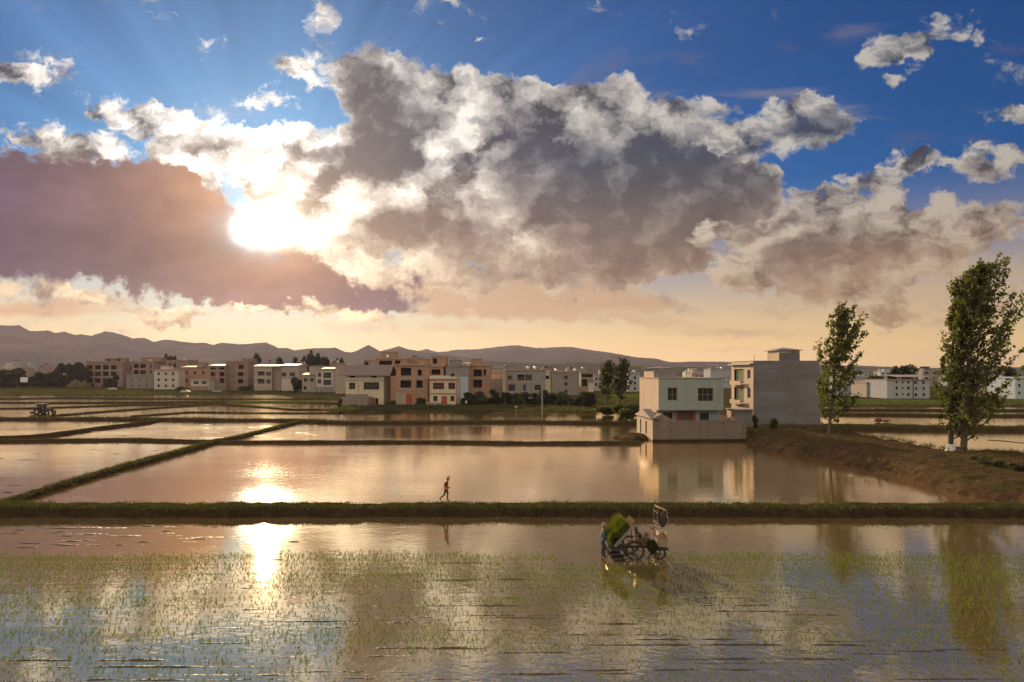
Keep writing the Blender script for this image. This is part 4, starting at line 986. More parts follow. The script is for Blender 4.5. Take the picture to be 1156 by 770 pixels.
def grey_building():
    Y = 110; s = Y/FX; X0 = px2x(850.4, Y); W = 75.6*s; D = 10.4; z0 = .9; H = py2z(408, Y)-z0
    root = empty('grey_building', (X0, Y, z0), R(1)); tag(root, 'three-storey building with a stained blank grey wall, sunlit balcony side and hipped roof room', 'building')
    mb = MB()
    mb.quad((0, 0, 0), (W, 0, 0), (W, 0, H), (0, 0, H)); mb.quad((W, 0, 0), (W, D, 0), (W, D, H), (W, 0, H)); mb.quad((W, D, 0), (0, D, 0), (0, D, H), (W, D, H)); mb.quad((0, 0, H), (W, 0, H), (W, D, H), (0, D, H))
    mb.build('blank_wall', M['greybig'], root)
    # sunlit street side: runs from y=0 (near) to y=D, facing -x
    z = lambda p: py2z(p, Y)-z0
    # along-wall coordinate: from pixel column, read in perspective
    def yw(p): return X0*FX/(p-UX)-Y
    sd_ = MB(); ops = []
    for (t, b) in ((417.5, 427.5), (438.5, 450)):
        ops.append((D-yw(847.5), D-yw(844), z(b), z(t), .28, False))         # small window near the corner
    for (t, b) in ((416.5, 433), (438, 455.5)):
        ops.append((D-yw(840.5), D-yw(830), z(b), z(t), 1.2, True))
    ops = [(min(a, b), max(a, b), c, d, e, f) for a, b, c, d, e, f in ops]
    facade(sd_, D, H, ops, None)
    sd_.v = [(p[1]-.004, D-p[0], p[2]) for p in sd_.v]
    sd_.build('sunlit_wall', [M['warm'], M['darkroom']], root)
    for q in ops[:2]:
        f = MB(); a, b, c, d = q[:4]
        f.box(.1, .16, D-b, D-a, c, c+.08).box(.1, .16, D-b, D-a, d-.08, d).box(.1, .16, D-b, D-b+.08, c, d).box(.1, .16, D-a-.08, D-a, c, d).box(.1, .16, D-(a+b)/2-.04, D-(a+b)/2+.04, c, d)
        w = f.build('window', M['frame'], root); MB().box(.12, .14, D-b, D-a, c, d).build('pane', M['glass'], w)
    for q in ops[2:]:
        a, b, c, d = q[:4]; y0, y1 = D-b, D-a
        cur = MB(); n = 16
        for i in range(n):
            ya, yb = y0+.35+(y1-y0-.45)*i/n, y0+.35+(y1-y0-.45)*(i+1)/n; xo = .30+.07*(i % 2)
            cur.quad((xo, ya, c+.1), (.30+.07*((i+1) % 2), yb, c+.1), (.30+.07*((i+1) % 2), yb, d-.05), (xo, ya, d-.05))
        cur.build('curtain', plain('sage_curtain', (.30, .34, .22), .9), root)
        bl = MB().box(-.75, .0, y0-.2, y1+.2, c-.35, c-.12); bl.box(-.75, -.68, y0-.2, y1+.2, c-.117, c+.35); bl.build('balcony', M['warm'], root)
        dk = MB().box(-.02, .02, y0, y0+.3, c, d); dk.build('shutter', M['dark'], root)
    MB().box(-.6, .0, -.1, D+.2, z(411.7), z(410.2)).build('eave', plain('blue_tile_eave', (.10, .12, .17), .5), root)
    pr = MB().box(0, W, 0, .2, H+.003, H+.12).box(0, .2, .203, D, H+.003, H+.12).box(W-.2, W, .203, D, H+.003, H+.12); pr.build('parapet', M['greybig'], root)
    # roof room with its glazed strip and hipped roof
    Y2 = Y+2.2; x0, x1 = px2x(880, Y2)-X0, px2x(903.6, Y2)-X0; zt = py2z(398.2, Y2)-z0; ze = py2z(395.6, Y2)-z0
    rr = MB().box(x0, x1, 2.2, 7.2, H+.05, zt).build('roof_room', M['greybig'], root)
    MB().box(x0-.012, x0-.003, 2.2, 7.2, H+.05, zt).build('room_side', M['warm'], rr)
    gl = MB().box(x0+.08, x1-.08, 2.3, 7.1, zt+.003, ze-.02)
    mg, tg, bgm = new_mat('strip_glazing'); bgm.inputs['Base Color'].default_value = (.5, .55, .42, 1); bgm.inputs['Roughness'].default_value = .25; bgm.inputs['Transmission Weight'].default_value = .75; bgm.inputs['IOR'].default_value = 1.1
    gl.build('glazing', mg, rr)
    br = MB()
    for i in range(9): xx = x0+.02+(x1-x0-.1)*i/8; br.box(xx, xx+.06, 2.2, 2.28, zt+.003, ze-.003)
    for i in range(1, 6): yy = 2.2+i*.8; br.box(x0+.02, x0+.08, yy, yy+.06, zt+.003, ze-.003)
    br.build('glazing_bar', M['steel'], rr)
    a0, a1, b0, b1 = x0-.45, x1+.4, 1.7, 7.7; v = MB()
    v.add([(a0, b0, ze), (a1, b0, ze), (a1, b1, ze), (a0, b1, ze), (a0, b0, ze+.07), (a1, b0, ze+.07), (a1, b1, ze+.07), (a0, b1, ze+.07), ((a0+a1)/2, (b0+b1)/2, ze+.55)],
          [(0, 3, 2, 1), (0, 1, 5, 4), (1, 2, 6, 5), (2, 3, 7, 6), (3, 0, 4, 7), (4, 5, 8), (5, 6, 8), (6, 7, 8), (7, 4, 8)]); v.build('hipped_roof', M['rooftile'], rr)
    MB().tube([(W*.0+.3, .4, H), (.3, .4, H+1.0)], .04, 6).build('lightning_rod', M['dark'], root)
    MB().tube([(W+.12, -.12, 0), (W+.12, -.12, 3.6)], .07, 8).build('downpipe', M['whiteframe'], root)
grey_building()
# annex shed in front of the sunlit side
r = empty('shed', (px2x(828.5, 106), 106, .8), R(1)); tag(r, 'low flat-roofed shed against the corner of the stained grey building', 'shed')
Wd = px2x(850.2, 106)-px2x(828.5, 106); hs = py2z(463, 106)-.8
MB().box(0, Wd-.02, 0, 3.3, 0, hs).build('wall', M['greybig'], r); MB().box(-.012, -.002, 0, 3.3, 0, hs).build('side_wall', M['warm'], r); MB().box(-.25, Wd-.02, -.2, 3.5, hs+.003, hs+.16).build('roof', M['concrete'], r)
for (p, w_, h_, lb) in ((815.5, 1.1, .75, 'larger stack of bricks on the top of the block wall near the shed'), (826.5, .75, .5, 'smaller stack of bricks on the top of the block wall near the shed')):
    mb = MB()
    for j in range(5):
        for i in range(4): mb.box(i*w_/4+.01*(j % 2), (i+.94)*w_/4+.01*(j % 2), 0, .23, j*h_/5, (j+.9)*h_/5)
    tag(mb.build('brick_stack', M['brick'], loc=(px2x(p, 96.4)-.3, 96.0+.055*(px2x(p, 96.4)-px2x(737, 96)), py2z(476.2, 96)+.13), rz=R(3)), lb, 'bricks')

# small houses of the town at the foot of the hills: too far to tell apart
gr = [(12, 408), (4, 412), (28, 411), (46, 412), (56, 410), (62, 414), (66, 411), (74, 413), (82, 411), (40, 415), (100, 414), (20, 415)]
i = 0
for k in range(46):
    if k < 12: p, q, Y = gr[k][0], gr[k][1], 900+rng.uniform(0, 500)
    else:
        p = [rng.uniform(545, 720), rng.uniform(770, 830), rng.uniform(930, 1000), rng.uniform(1040, 1150)][k % 4]; Y = rng.uniform(420, 800); q = 420-rng.uniform(-1, 3.0)
    w = rng.uniform(9, 17); h = py2z(q, Y)+.4
    mm = M[['white', 'bluegrey', 'palegrey', 'brownbrick', 'grey'][int(rng.integers(0, 5))]]
    hh = MB().box(0, w, 0, 10, 0, h)
    n = max(2, int(w/3.5))
    for fl in range(max(1, min(4, int(h/3.3)))):
        for c in range(n): hh.box((c+.3)*w/n, (c+.7)*w/n, -.03, -.004, h-1.0-fl*3.2-1.4, h-1.0-fl*3.2, 1)
    hh.box(w*.2, w*.55, 2, 7, h+.003, h+2.4); hh.box(-.3, w+.3, -.4, 10.2, h+2.403, h+2.5) if k % 3 == 0 else None
    tag(hh.build('town_house', [mm, M['glass']], loc=(px2x(p, Y), Y, -.4), rz=rng.uniform(-.2, .2)), 'tiny flat-roofed house of the far town below the hills', 'house', 'small houses of the far town')
# ------------------------------------------------------------------ trees and plants
def leaf_mesh(name, P, size, mat, parent, r, aspect=1.5, up=0.25):
    """one leaf-sized quad at every point of P, turned every way"""
    n = len(P)
    a = r.normal(0, 1, (n, 3)); a[:, 2] -= up; a /= np.linalg.norm(a, axis=1)[:, None]
    b = r.normal(0, 1, (n, 3)); b -= a*(a*b).sum(1)[:, None]; b /= np.linalg.norm(b, axis=1)[:, None]
    s = size*r.uniform(.6, 1.35, n)[:, None]
    V = np.stack([P-a*s*aspect*.5, P+b*s*.5, P+a*s*aspect*.5, P-b*s*.5], 1).reshape(-1, 3)
    return mesh_np(name, V, np.arange(n*4).reshape(n, 4), mat, parent)

def poplar(x, y, z, H, base, spread, lean, n_br, leaves, size, seed, label, group=None, name='poplar_tree', tr=.2, mat='leaf', skirt=.5, bark='trunk', bend=0.0, clump=.22):
    """a poplar: branches sweep up from the trunk and end in free-standing leafy tips"""
    r = np.random.default_rng(seed)
    root = empty(name, (x, y, z)); tag(root, label, 'tree', group)
    k = np.linspace(0, 1, 14)
    spine = np.stack([lean*k**1.5+.10*np.sin(k*5+seed), .12*np.sin(k*4+seed*2), k*H*.93-.25], 1)
    t = MB(); t.tube(spine, list(tr*(1-k)**.8+.025)); t.tube([(0, 0, -.3), (0, 0, .5)], [tr*1.6, tr*1.02], 8)
    L = []
    for i in range(n_br):
        f = ((i+.5)/n_br)**.9; h = min(base+(1-base)*f*.97, .985)
        j = h*13; a = int(min(j, 12)); p0 = spine[a]+(spine[a+1]-spine[a])*(j-a)
        az = i*2.4+r.uniform(-.5, .5)
        wmax = spread*np.interp(f, [0, .12, .35, .6, .8, 1], [skirt, .95, 1, .74, .46, .16])*r.uniform(.5, 1.25)
        rise = min(wmax*r.uniform(1.1, 2.4)*(.5+1.0*f)+.5, max(.7, H-p0[2]+r.uniform(-1.2, .5)))
        q = np.linspace(0, 1, 7)
        br = np.stack([p0[0]+np.cos(az)*wmax*q**.85+bend*q**1.6*rise*.34, p0[1]+np.sin(az)*wmax*q**.85, p0[2]+rise*q**1.3], 1)
        t.tube(br, list(tr*.26*(1-f*.6)*(1-q)+.012), 5, caps=False)
        ln = np.linalg.norm(br[-1]-br[0]); m = leaves/n_br*(.25+.95*ln/(spread*2.2))
        twigs = max(3, int(ln*1.7))
        for w in range(twigs):
            u = r.uniform(.12, .95)
            c0 = np.array([np.interp(u, q, br[:, d]) for d in range(3)])
            dv = r.normal(0, 1, 3)*np.array([1, 1, .35])+np.array([.35*bend+.25*np.cos(az), .25*np.sin(az), .75]); dv /= np.linalg.norm(dv)
            tl = spread*r.uniform(.16, .42)*(1.1-.5*u); e = c0+dv*tl
            t.tube([c0, e], [.018, .008], 4, caps=False)
            nl = int(m/twigs)+1; uu = r.uniform(.25, 1.1, nl)
            L.append(c0+(e-c0)*uu[:, None]+r.normal(0, 1, (nl, 3))*clump*.62)
        nl = int(m*.35); uu = r.uniform(.55, 1.04, nl)
        L.append(np.stack([np.interp(uu, q, br[:, d]) for d in range(3)], 1)+r.normal(0, 1, (nl, 3))*clump*.75)
    P = np.concatenate(L)
    t.build('trunk', M[bark], root, smooth=True)
    leaf_mesh('crown', P, size, M[mat], root, r)
    return root

zt = 1.2
poplar(px2x(936.4, 93.5), 93.5, 1.05, 17.9, .10, 3.1, 1.5, 52, 6600, .235, 5, 'lone leafy poplar standing in front of the stained grey building', tr=.2, bend=.8, skirt=.95)
poplar(px2x(1072, 76), 76, 1.1, 20.4, .06, 2.4, .9, 46, 4000, .225, 8, 'thinner tall poplar with a white bundle at the foot of its trunk', tr=.25, bend=.7, skirt=.8)
poplar(px2x(1088, 74.5), 74.5, 1.1, 21.3, .055, 3.8, 1.6, 86, 9000, .225, 13, 'widest and tallest poplar with a dark stump at its base', tr=.32, bend=1.1, skirt=1.05)
poplar(px2x(684.5, 196), 196, .35, 13.2, .14, 2.3, .7, 30, 1900, .42, 21, 'first of two green poplars by the village hedge, nearer the square grey block', tr=.2, bend=.3, mat='leaf3', clump=.34)
poplar(px2x(701, 190), 190, .35, 13.4, .12, 2.5, .5, 30, 2100, .42, 22, 'second of two green poplars by the village hedge, nearer the green-fronted house', tr=.2, bend=.2, mat='leaf3', clump=.34)

def bushy(name, x, y, z, w, h, label, n, size, seed, group=None, cat='tree', mat='leaf2', depth=None, trunk=True, lobes=7):
    r = np.random.default_rng(seed)
    root = empty(name, (x, y, z)); tag(root, label, cat, group)
    d = depth or w
    P = []
    for i in range(lobes):
        f = (i+.5)/lobes
        c = np.array([r.uniform(-.30, .30)*w, r.uniform(-.3, .3)*d, h*(.13+.70*r.random())])
        rad = np.array([w*.26, d*.26, h*.22])*r.uniform(.65, 1.25)
        k = r.normal(0, 1, (n//lobes, 3)); k /= np.linalg.norm(k, axis=1)[:, None]; k *= r.uniform(.25, 1.08, (len(k), 1))**.5
        P.append(c+k*rad)
    P = np.concatenate(P); P = P[P[:, 2] > .04*h]
    t = MB()
    if trunk:
        t.tube([(0, 0, -.2), (.1, 0, h*.4), (0, .1, h*.75)], [max(.06, h*.025), h*.018+.02, .03], 7)
        for i in range(5): a = i*1.25; t.tube([(.08, 0, h*.3), (math.cos(a)*w*.28, math.sin(a)*d*.28, h*(.55+.05*i))], [.05+h*.006, .02], 5, caps=False)
    else:
        for i in range(7): a = i*.9; t.tube([(0, 0, -.1), (math.cos(a)*w*.3, math.sin(a)*d*.25, h*.7)], [.03, .012], 5, caps=False)
    t.build('trunk' if trunk else 'stem', M['trunk'], root)
    leaf_mesh('crown' if trunk else 'foliage', P, size, M[mat], root, r)
    return root

def tree_px(px0, px1, ptop, Y, label, seed, n=900, mat='leaf2', z=.2, size=None, group=None, name='tree', cat='tree', trunk=True):
    w = (px1-px0)*Y/FX; h = py2z(ptop, Y)-z
    return bushy(name, px2x((px0+px1)/2, Y), Y, z, w*1.1, h*1.06, label, n, size or max(.35, Y*.0032), seed, group, cat, mat, min(w, 8), trunk)
# left clump of trees beside the first block
for k, (a, b, tp, Y, lb) in enumerate(((-12, 12, 418, 420, 'dark bushy tree at the very edge of the view behind the pale board'), (8, 33, 414.5, 430, 'wide dark tree directly behind the pale board'), (33, 50, 420.5, 425, 'low round dark tree between the pale board and the tall tree'),
                                       (3, 20, 420, 410, 'low dark scrub tree left of the pale board'), (66, 84, 420.5, 428, 'low scrub tree at the foot of the tall tree by the open bays block'),
                                       (46, 66, 420, 432, 'low dark tree in the middle of the tree line'), (64, 77, 413.5, 436, 'narrow upright dark tree next to the tall tree'), (74, 99, 405.5, 438, 'tall dark tree against the left end of the open bays block'))):
    tree_px(a, b, tp, Y, lb, 40+k, 1500)
for k, (a, b, tp, Y, lb) in enumerate(((119, 132, 424, 425, 'small brown-green tree in front of the open bays block'), (185.5, 191.5, 402.5, 480, 'pointed dark tree showing above the long brown brick house'), (191, 199, 405.5, 480, 'rounder dark tree showing above the long brown brick house'),
                                       (281, 293, 401.8, 385, 'leafy tree rising behind the blank brown block'), (312, 321, 406.5, 420, 'low spreading tree behind the balcony houses'), (326, 336.5, 400.8, 410, 'first roof-top-high dark tree behind the pale three-storey house'),
                                       (338.5, 346, 402.5, 410, 'slender tree beside the cluster behind the squat grey house'), (345, 355.5, 400.3, 405, 'dark upright tree in the cluster behind the squat grey house'), (354, 364, 400, 400, 'tallest tree of the cluster behind the white framed house'),
                                       (362, 372, 404.5, 400, 'lower tree on the white framed house side of the cluster'), (377, 384, 406, 390, 'small tree showing above the blank whitish side wall'), (382.5, 391, 402.8, 395, 'forked tree behind the ribbed sheet roof'),
                                       (1004, 1016, 416.5, 330, 'dark tree behind the stepped house'), (1012, 1036, 412.5, 330, 'broad dark tree showing above the roof of the long pale house'), (977, 1000, 425.5, 320, 'dark tree row end behind the small tan house'),
                                       (331, 343, 427.5, 330, 'bushy tree in front of the pale three-storey house'), (1136, 1150, 414, 300, 'dark tree by the pale blue house'))):
    tree_px(a, b, tp, Y, lb, 60+k, 1100)
# hedge and bushes at the village edge
for k, (a, b, tp, pb, lb) in enumerate(((523, 538, 443, 457, 'bush at the cream house end of the long village hedge'), (535, 553, 441, 456.5, 'bush under the two-opening brick house'), (550, 566, 439.3, 456.5, 'highest bush of the hedge under the peach wall'), (563, 580, 443, 456.5, 'bush before the villa corner'),
                                        (578, 596, 441.5, 457, 'bush below the villa windows'), (594, 612, 443, 457, 'bush beside the utility pole'), (611, 628, 441.5, 457, 'bush just past the utility pole'), (626, 645, 442.5, 457.5, 'bush below the square grey block'), (643, 660, 444.5, 459, 'bush under the timber house'),
                                        (658, 674, 443, 460.5, 'tallest dark bush at the poplar end of the hedge'), (493-22, 478, 450, 458.5, 'small bush by the red door of the bare brick house'))):
    Y = 9.5*FX/(pb-VY); tree_px(a-2, b+2, tp, Y, lb, 90+k, 1500, 'leaf3' if k % 3 == 1 else 'leaf2', .25, .4, 'bushes of the village hedge' if k < 10 else None, 'bush', 'bush', False)
for k, (a, b, tp, pb, lb) in enumerate(((690, 708, 456, 468, 'weedy green shrub below the poplar pair'), (704, 724, 455.5, 470, 'weedy green shrub against the sunlit side of the green-fronted house'), (672, 692, 459, 467.5, 'low weedy shrub at the foot of the first poplar'), (696, 716, 462, 473, 'low yellow-green weeds at the water edge by the lodge'),
                                        (382, 386, 451.5, 459.3, 'small bright shrub by the end of the rough grey yard wall'), (393, 414, 436.5, 443.5, 'bush row behind the ribbed roof house'), (287, 306, 431.5, 440, 'dark shrub below the balcony house'), (272, 288, 434.5, 441, 'low shrub below the blank brown block'), (200, 214, 436, 443, 'shrub beside the white nine-window house'))):
    Y = 9.5*FX/(pb-VY); tree_px(a, b, tp, Y, lb, 120+k, 1300, 'leaf3', .2, .42, None, 'shrub', 'shrub', False)
for k, (p, tp, Y, w, lb) in enumerate(((853.5, 470, 104, 8, 'small round shrub at the corner of the stained grey wall'), (871.5, 468.5, 103, 12, 'taller leafy shrub against the stained grey wall'), (840, 477, 99, 9, 'low shrub by the end of the block wall'))):
    bushy('shrub', px2x(p, Y), Y, 1.1, w*Y/FX, py2z(tp, Y)-1.0, lb, 700, .22, 140+k, None, 'shrub', 'leaf3', None, False, 5)
# bright weeds on the earth bank at the right
for k, (p, q, Y, w, h, lb) in enumerate(((1111, 536, 63, 2.0, 1.0, 'bright yellow-green weed clump on the earth bank'), (1127, 539, 61.5, 1.6, .9, 'smaller green weed clump beside the bright one on the earth bank'), (1150, 547, 59, 1.6, .8, 'dull green weed clump at the edge of the view on the earth bank'))):
    bushy('weed_clump', px2x(p, Y), Y, 1.15, w, h, lb, 500, .14, 150+k, None, 'weeds', 'leaf3' if k < 2 else 'leaf2', None, False, 5)
# brushwood round the tallest poplar's foot, the white bundle
st = MB(); st.tube([(0, 0, -.1), (.02, 0, .35), (0, .02, .62)], [.55, .42, .36], 11)
for i in range(9): a = i*.7; st.tube([(math.cos(a)*.3, math.sin(a)*.3, .2), (math.cos(a)*.6, math.sin(a)*.5, .9+.2*(i % 3))], [.03, .01], 5)
tag(st.build('tree_stump', M['trunk'], loc=(px2x(1081.5, 73.6), 73.6, 1.1), smooth=True), 'dark stump with bristling twigs between the white bundle and the tallest poplar', 'stump')
mw, tw, bw = new_mat('white_plastic'); nw = noise(tw, pos(tw), 4, 5, .6); put(tw, bw.inputs['Base Color'], ramp(tw, nw, [(.35, (.35, .36, .38)), (.55, (.75, .76, .78))])); bw.inputs['Roughness'].default_value = .35; bump(tw, bw, nw, .8, .15)
tag(MB().blob((0, 0, .35), (.62, .45, .52), 3, .24, 4, freq=2.2).build('plastic_bundle', mw, loc=(px2x(1074.5, 73.9), 73.9, 1.1), smooth=True), 'crumpled white plastic bundle lying against the thinner tall poplar trunk', 'bundle')

# --- turf along the banks: one sheet of blades
def blades(name, P, w, mat, per, spread, lean, kind='stuff', hvar=.4):
    n = len(P)*per; B = np.repeat(P, per, 0)
    x = B[:, 0]+rng.normal(0, spread, n); y = B[:, 1]+rng.normal(0, spread, n); z = B[:, 2]
    h = B[:, 3]*rng.uniform(1-hvar, 1+hvar, n); a = rng.uniform(0, 2*np.pi, n); ln = rng.normal(0, lean, (n, 2))*h[:, None]
    wx, wy = np.cos(a)*w/2, np.sin(a)*w/2
    V = np.stack([np.stack([x-wx, y-wy, z], 1), np.stack([x+wx, y+wy, z], 1), np.stack([x+ln[:, 0]+wx*.15, y+ln[:, 1]+wy*.15, z+h], 1)], 1).reshape(-1, 3)
    o = mesh_np(name, V, np.arange(n*3).reshape(n, 3), mat); o['kind'] = kind
    return o
# rough grass on the earth track
n = 13000
x = rng.uniform(30, 62, n); y = rng.uniform(50, 112, n); keep = inside(x, y, dirt) & (fbm(x*.25, y*.25, 3) > rng.uniform(-.3, .6, n))
grass_pts.append(np.stack([x, y, np.full(n, .98), rng.uniform(.22, .5, n)], 1)[keep])
tag(blades('grass', np.concatenate(grass_pts), .05, M['grass'], 5, .13, .35), 'rough green grass along the paddy banks', 'grass')

# weeds over the village edge and the far fields
def weeds():
    out = []
    for (x0, x1, y0, y1, n, h) in ((px2x(376, 175), px2x(722, 185), 164, 192, 16000, .45), (-300, px2x(376, 300), 285, 345, 9000, .6), (px2x(670, 220), px2x(725, 240), 185, 240, 2500, .6), (px2x(915, 215), px2x(1250, 215), 192, 238, 6000, .4)):
        x, y = rng.uniform(x0, x1, n), rng.uniform(y0, y1, n); k = fbm(x*.12, y*.12, 4) > rng.uniform(-.4, .5, n)
        out.append(np.stack([x, y, np.full(n, .28), h*rng.uniform(.4, 1.5, n)], 1)[k])
    tag(blades('undergrowth', np.concatenate(out), .22, M['grass'], 3, .35, .4), 'rough weeds over the ground before the village', 'weeds')
weeds()

# --- rice seedlings in rows
rows = []
y = 19.6
while y < 37.6:
    hw = y*.80+2; n = int(2*hw/.10); xs = np.linspace(-hw, hw, n)+rng.normal(0, .03, n)
    ys = y+.05*fbm(xs*.12, xs*0+y*3, 2)+rng.normal(0, .009, n)
    edge = 36.9+1.0*fbm(xs*.2, xs*0+3, 4)+rng.normal(0, .35, n)
    dens = np.interp(ys, [20, 28, 33, 37], [.34, .50, .72, .85])+.62*fbm(xs*.13+y*.05, ys*.4, 4)
    ok = (rng.random(n) < dens) & (ys < edge) & ~((np.abs(xs-5.2) < 2.9) & (ys > 35.0))
    rows.append(np.stack([xs, ys, np.full(n, -.02), rng.uniform(.07, .16, n)], 1)[ok]); y += .24 if int(y*10) % 9 else .40
tag(blades('rice_seedlings', np.concatenate(rows), .022, M['rice'], 5, .02, .35), 'thin green rice seedlings in rows in the near flooded field', 'seedlings')
# --- mud ridges and clods left just above the water
mudm, tm, bm_ = new_mat('wet_mud'); nm = noise(tm, pos(tm), 9, 5, .6)
put(tm, bm_.inputs['Base Color'], scalec(tm, (.05, .036, .024), .6+nm)); bm_.inputs['Roughness'].default_value = .55; bump(tm, bm_, nm, .7, .04)
Vs, Fs, off = [], [], 0
def ridge(x0, x1, y, w, h, step=.11, tilt=0.0):
    global off
    n = max(8, int((x1-x0)/step)); xs = np.linspace(x0, x1, n); yy = y+tilt*(xs-x0)+.06*fbm(xs*.5, xs*0+y, 3)
    s = np.linspace(-1, 1, 7); top = h*(.30+1.9*fbm(xs*.9, xs*0+y*5, 5))*np.sin(np.pi*np.linspace(0.02, .98, n))**.4
    X = np.repeat(xs[:, None], 7, 1)+rng.normal(0, .015, (n, 7)); Y = yy[:, None]+s[None, :]*w/2*(1+.35*fbm(xs*1.7, xs*0+y, 3))[:, None]
    Z = -.04+(top+.035)[:, None]*(1-s[None, :]**2)+rng.normal(0, .006, (n, 7))
    I = np.arange(n*7).reshape(n, 7)+off; off += n*7
    Vs.append(np.stack([X, Y, Z], -1).reshape(-1, 3)); Fs.append(np.stack([I[:-1, :-1], I[1:, :-1], I[1:, 1:], I[:-1, 1:]], -1).reshape(-1, 4))
for q, a, b in ((753, 60, 300), (745, -20, 260), (741, 300, 470), (732, 380, 560), (728, 620, 1080), (735, 860, 1140), (709, 200, 420), (703, 380, 560), (697, 420, 640), (698, 60, 230), (712, 440, 640), (716, 560, 760), (760, 560, 760), (766, 380, 520), (757, 640, 860),
                (688, 150, 330), (664, 160, 330), (658, 180, 320), (653, 120, 250), (648, 170, 260), (651, 560, 640), (733, 1000, 1150), (744, 760, 960), (671, 180, 260), (722, 700, 860), (690, 700, 900), (675, 760, 930), (768, 40, 320), (762, 180, 420), (684, 420, 620)):
    Y = HC*FX/(q-VY); ridge(px2x(a, Y), px2x(b, Y), Y, rng.uniform(.10, .24), rng.uniform(.012, .042), tilt=rng.normal(0, .007))
for k in range(60):
    Y = 20+17*rng.random()**1.5; x = rng.uniform(-Y*.78, Y*.78); ridge(x, x+rng.uniform(.4, 4.5), Y, rng.uniform(.07, .18), rng.uniform(.008, .035), .07)
for (p, q, w) in ((30, 618, 1.2), (75, 611, 2.0), (95, 603, 3.0), (66, 628, .8), (112, 596, 3.5), (60, 596, 3.0), (25, 590, 4.0), (140, 605, 2.0), (305, 632, 1.3), (1000, 597, .5), (1105, 605, 1.2), (1118, 604, 1.0), (780, 622, .3), (855, 627, .3), (230, 588, .4), (480, 605, .3), (118, 588, 4.0)):
    Y = HC*FX/(q-VY); ridge(px2x(p, Y)-w/2, px2x(p, Y)+w/2, Y, .2+.1*w, .05, .06)
for k in range(150):      # floating clods in the further fields on the left
    p, q = rng.uniform(0, 360), rng.choice([rng.uniform(504, 556), rng.uniform(479, 496), rng.uniform(592, 622)])
    if q > 504 and p > 330-(q-480)*3.2 and q < 560: continue
    Y = HC*FX/(q-VY); w = rng.uniform(.2, 1.6)*Y/60; ridge(px2x(p, Y)-w, px2x(p, Y)+w, Y, w*.35, .04, w/6)
for k in range(40):
    p, q = rng.uniform(960, 1030), rng.uniform(488, 502); Y = HC*FX/(q-VY); ridge(px2x(p, Y), px2x(p, Y)+rng.uniform(.3, 1.2), Y, .3, .05, .15)
o = mesh_np('mud', np.concatenate(Vs), np.concatenate(Fs), mudm, smooth=True); tag(o, 'dark wet mud ridges and clods breaking the water', 'mud', kind='stuff')
# ------------------------------------------------------------------ people
def skin_chain(J, E, Rr, root, sub=1):
    """grow one continuous surface over a skeleton: J joints, E bones, Rr radii"""
    me = bpy.data.meshes.new('tmp'); names = list(J); ix = {n: i for i, n in enumerate(names)}
    me.from_pydata([J[n] for n in names], [(ix[a], ix[b]) for a, b in E], [])
    ob = bpy.data.objects.new('tmp', me); col.objects.link(ob)
    ob.modifiers.new('s', 'SKIN'); sm = ob.modifiers.new('u', 'SUBSURF'); sm.levels = sub; sm.render_levels = sub
    sv = me.skin_vertices[0].data
    for n in names:
        rr = Rr[n]; sv[ix[n]].radius = rr if hasattr(rr, '__len__') else (rr, rr); sv[ix[n]].use_root = (n == root)
    dg = bpy.context.evaluated_depsgraph_get(); ev = ob.evaluated_get(dg); m2 = ev.to_mesh()
    v = [tuple(p.co) for p in m2.vertices]; f = [tuple(p.vertices) for p in m2.polygons]
    ev.to_mesh_clear(); bpy.data.objects.remove(ob); bpy.data.meshes.remove(me)
    return v, f

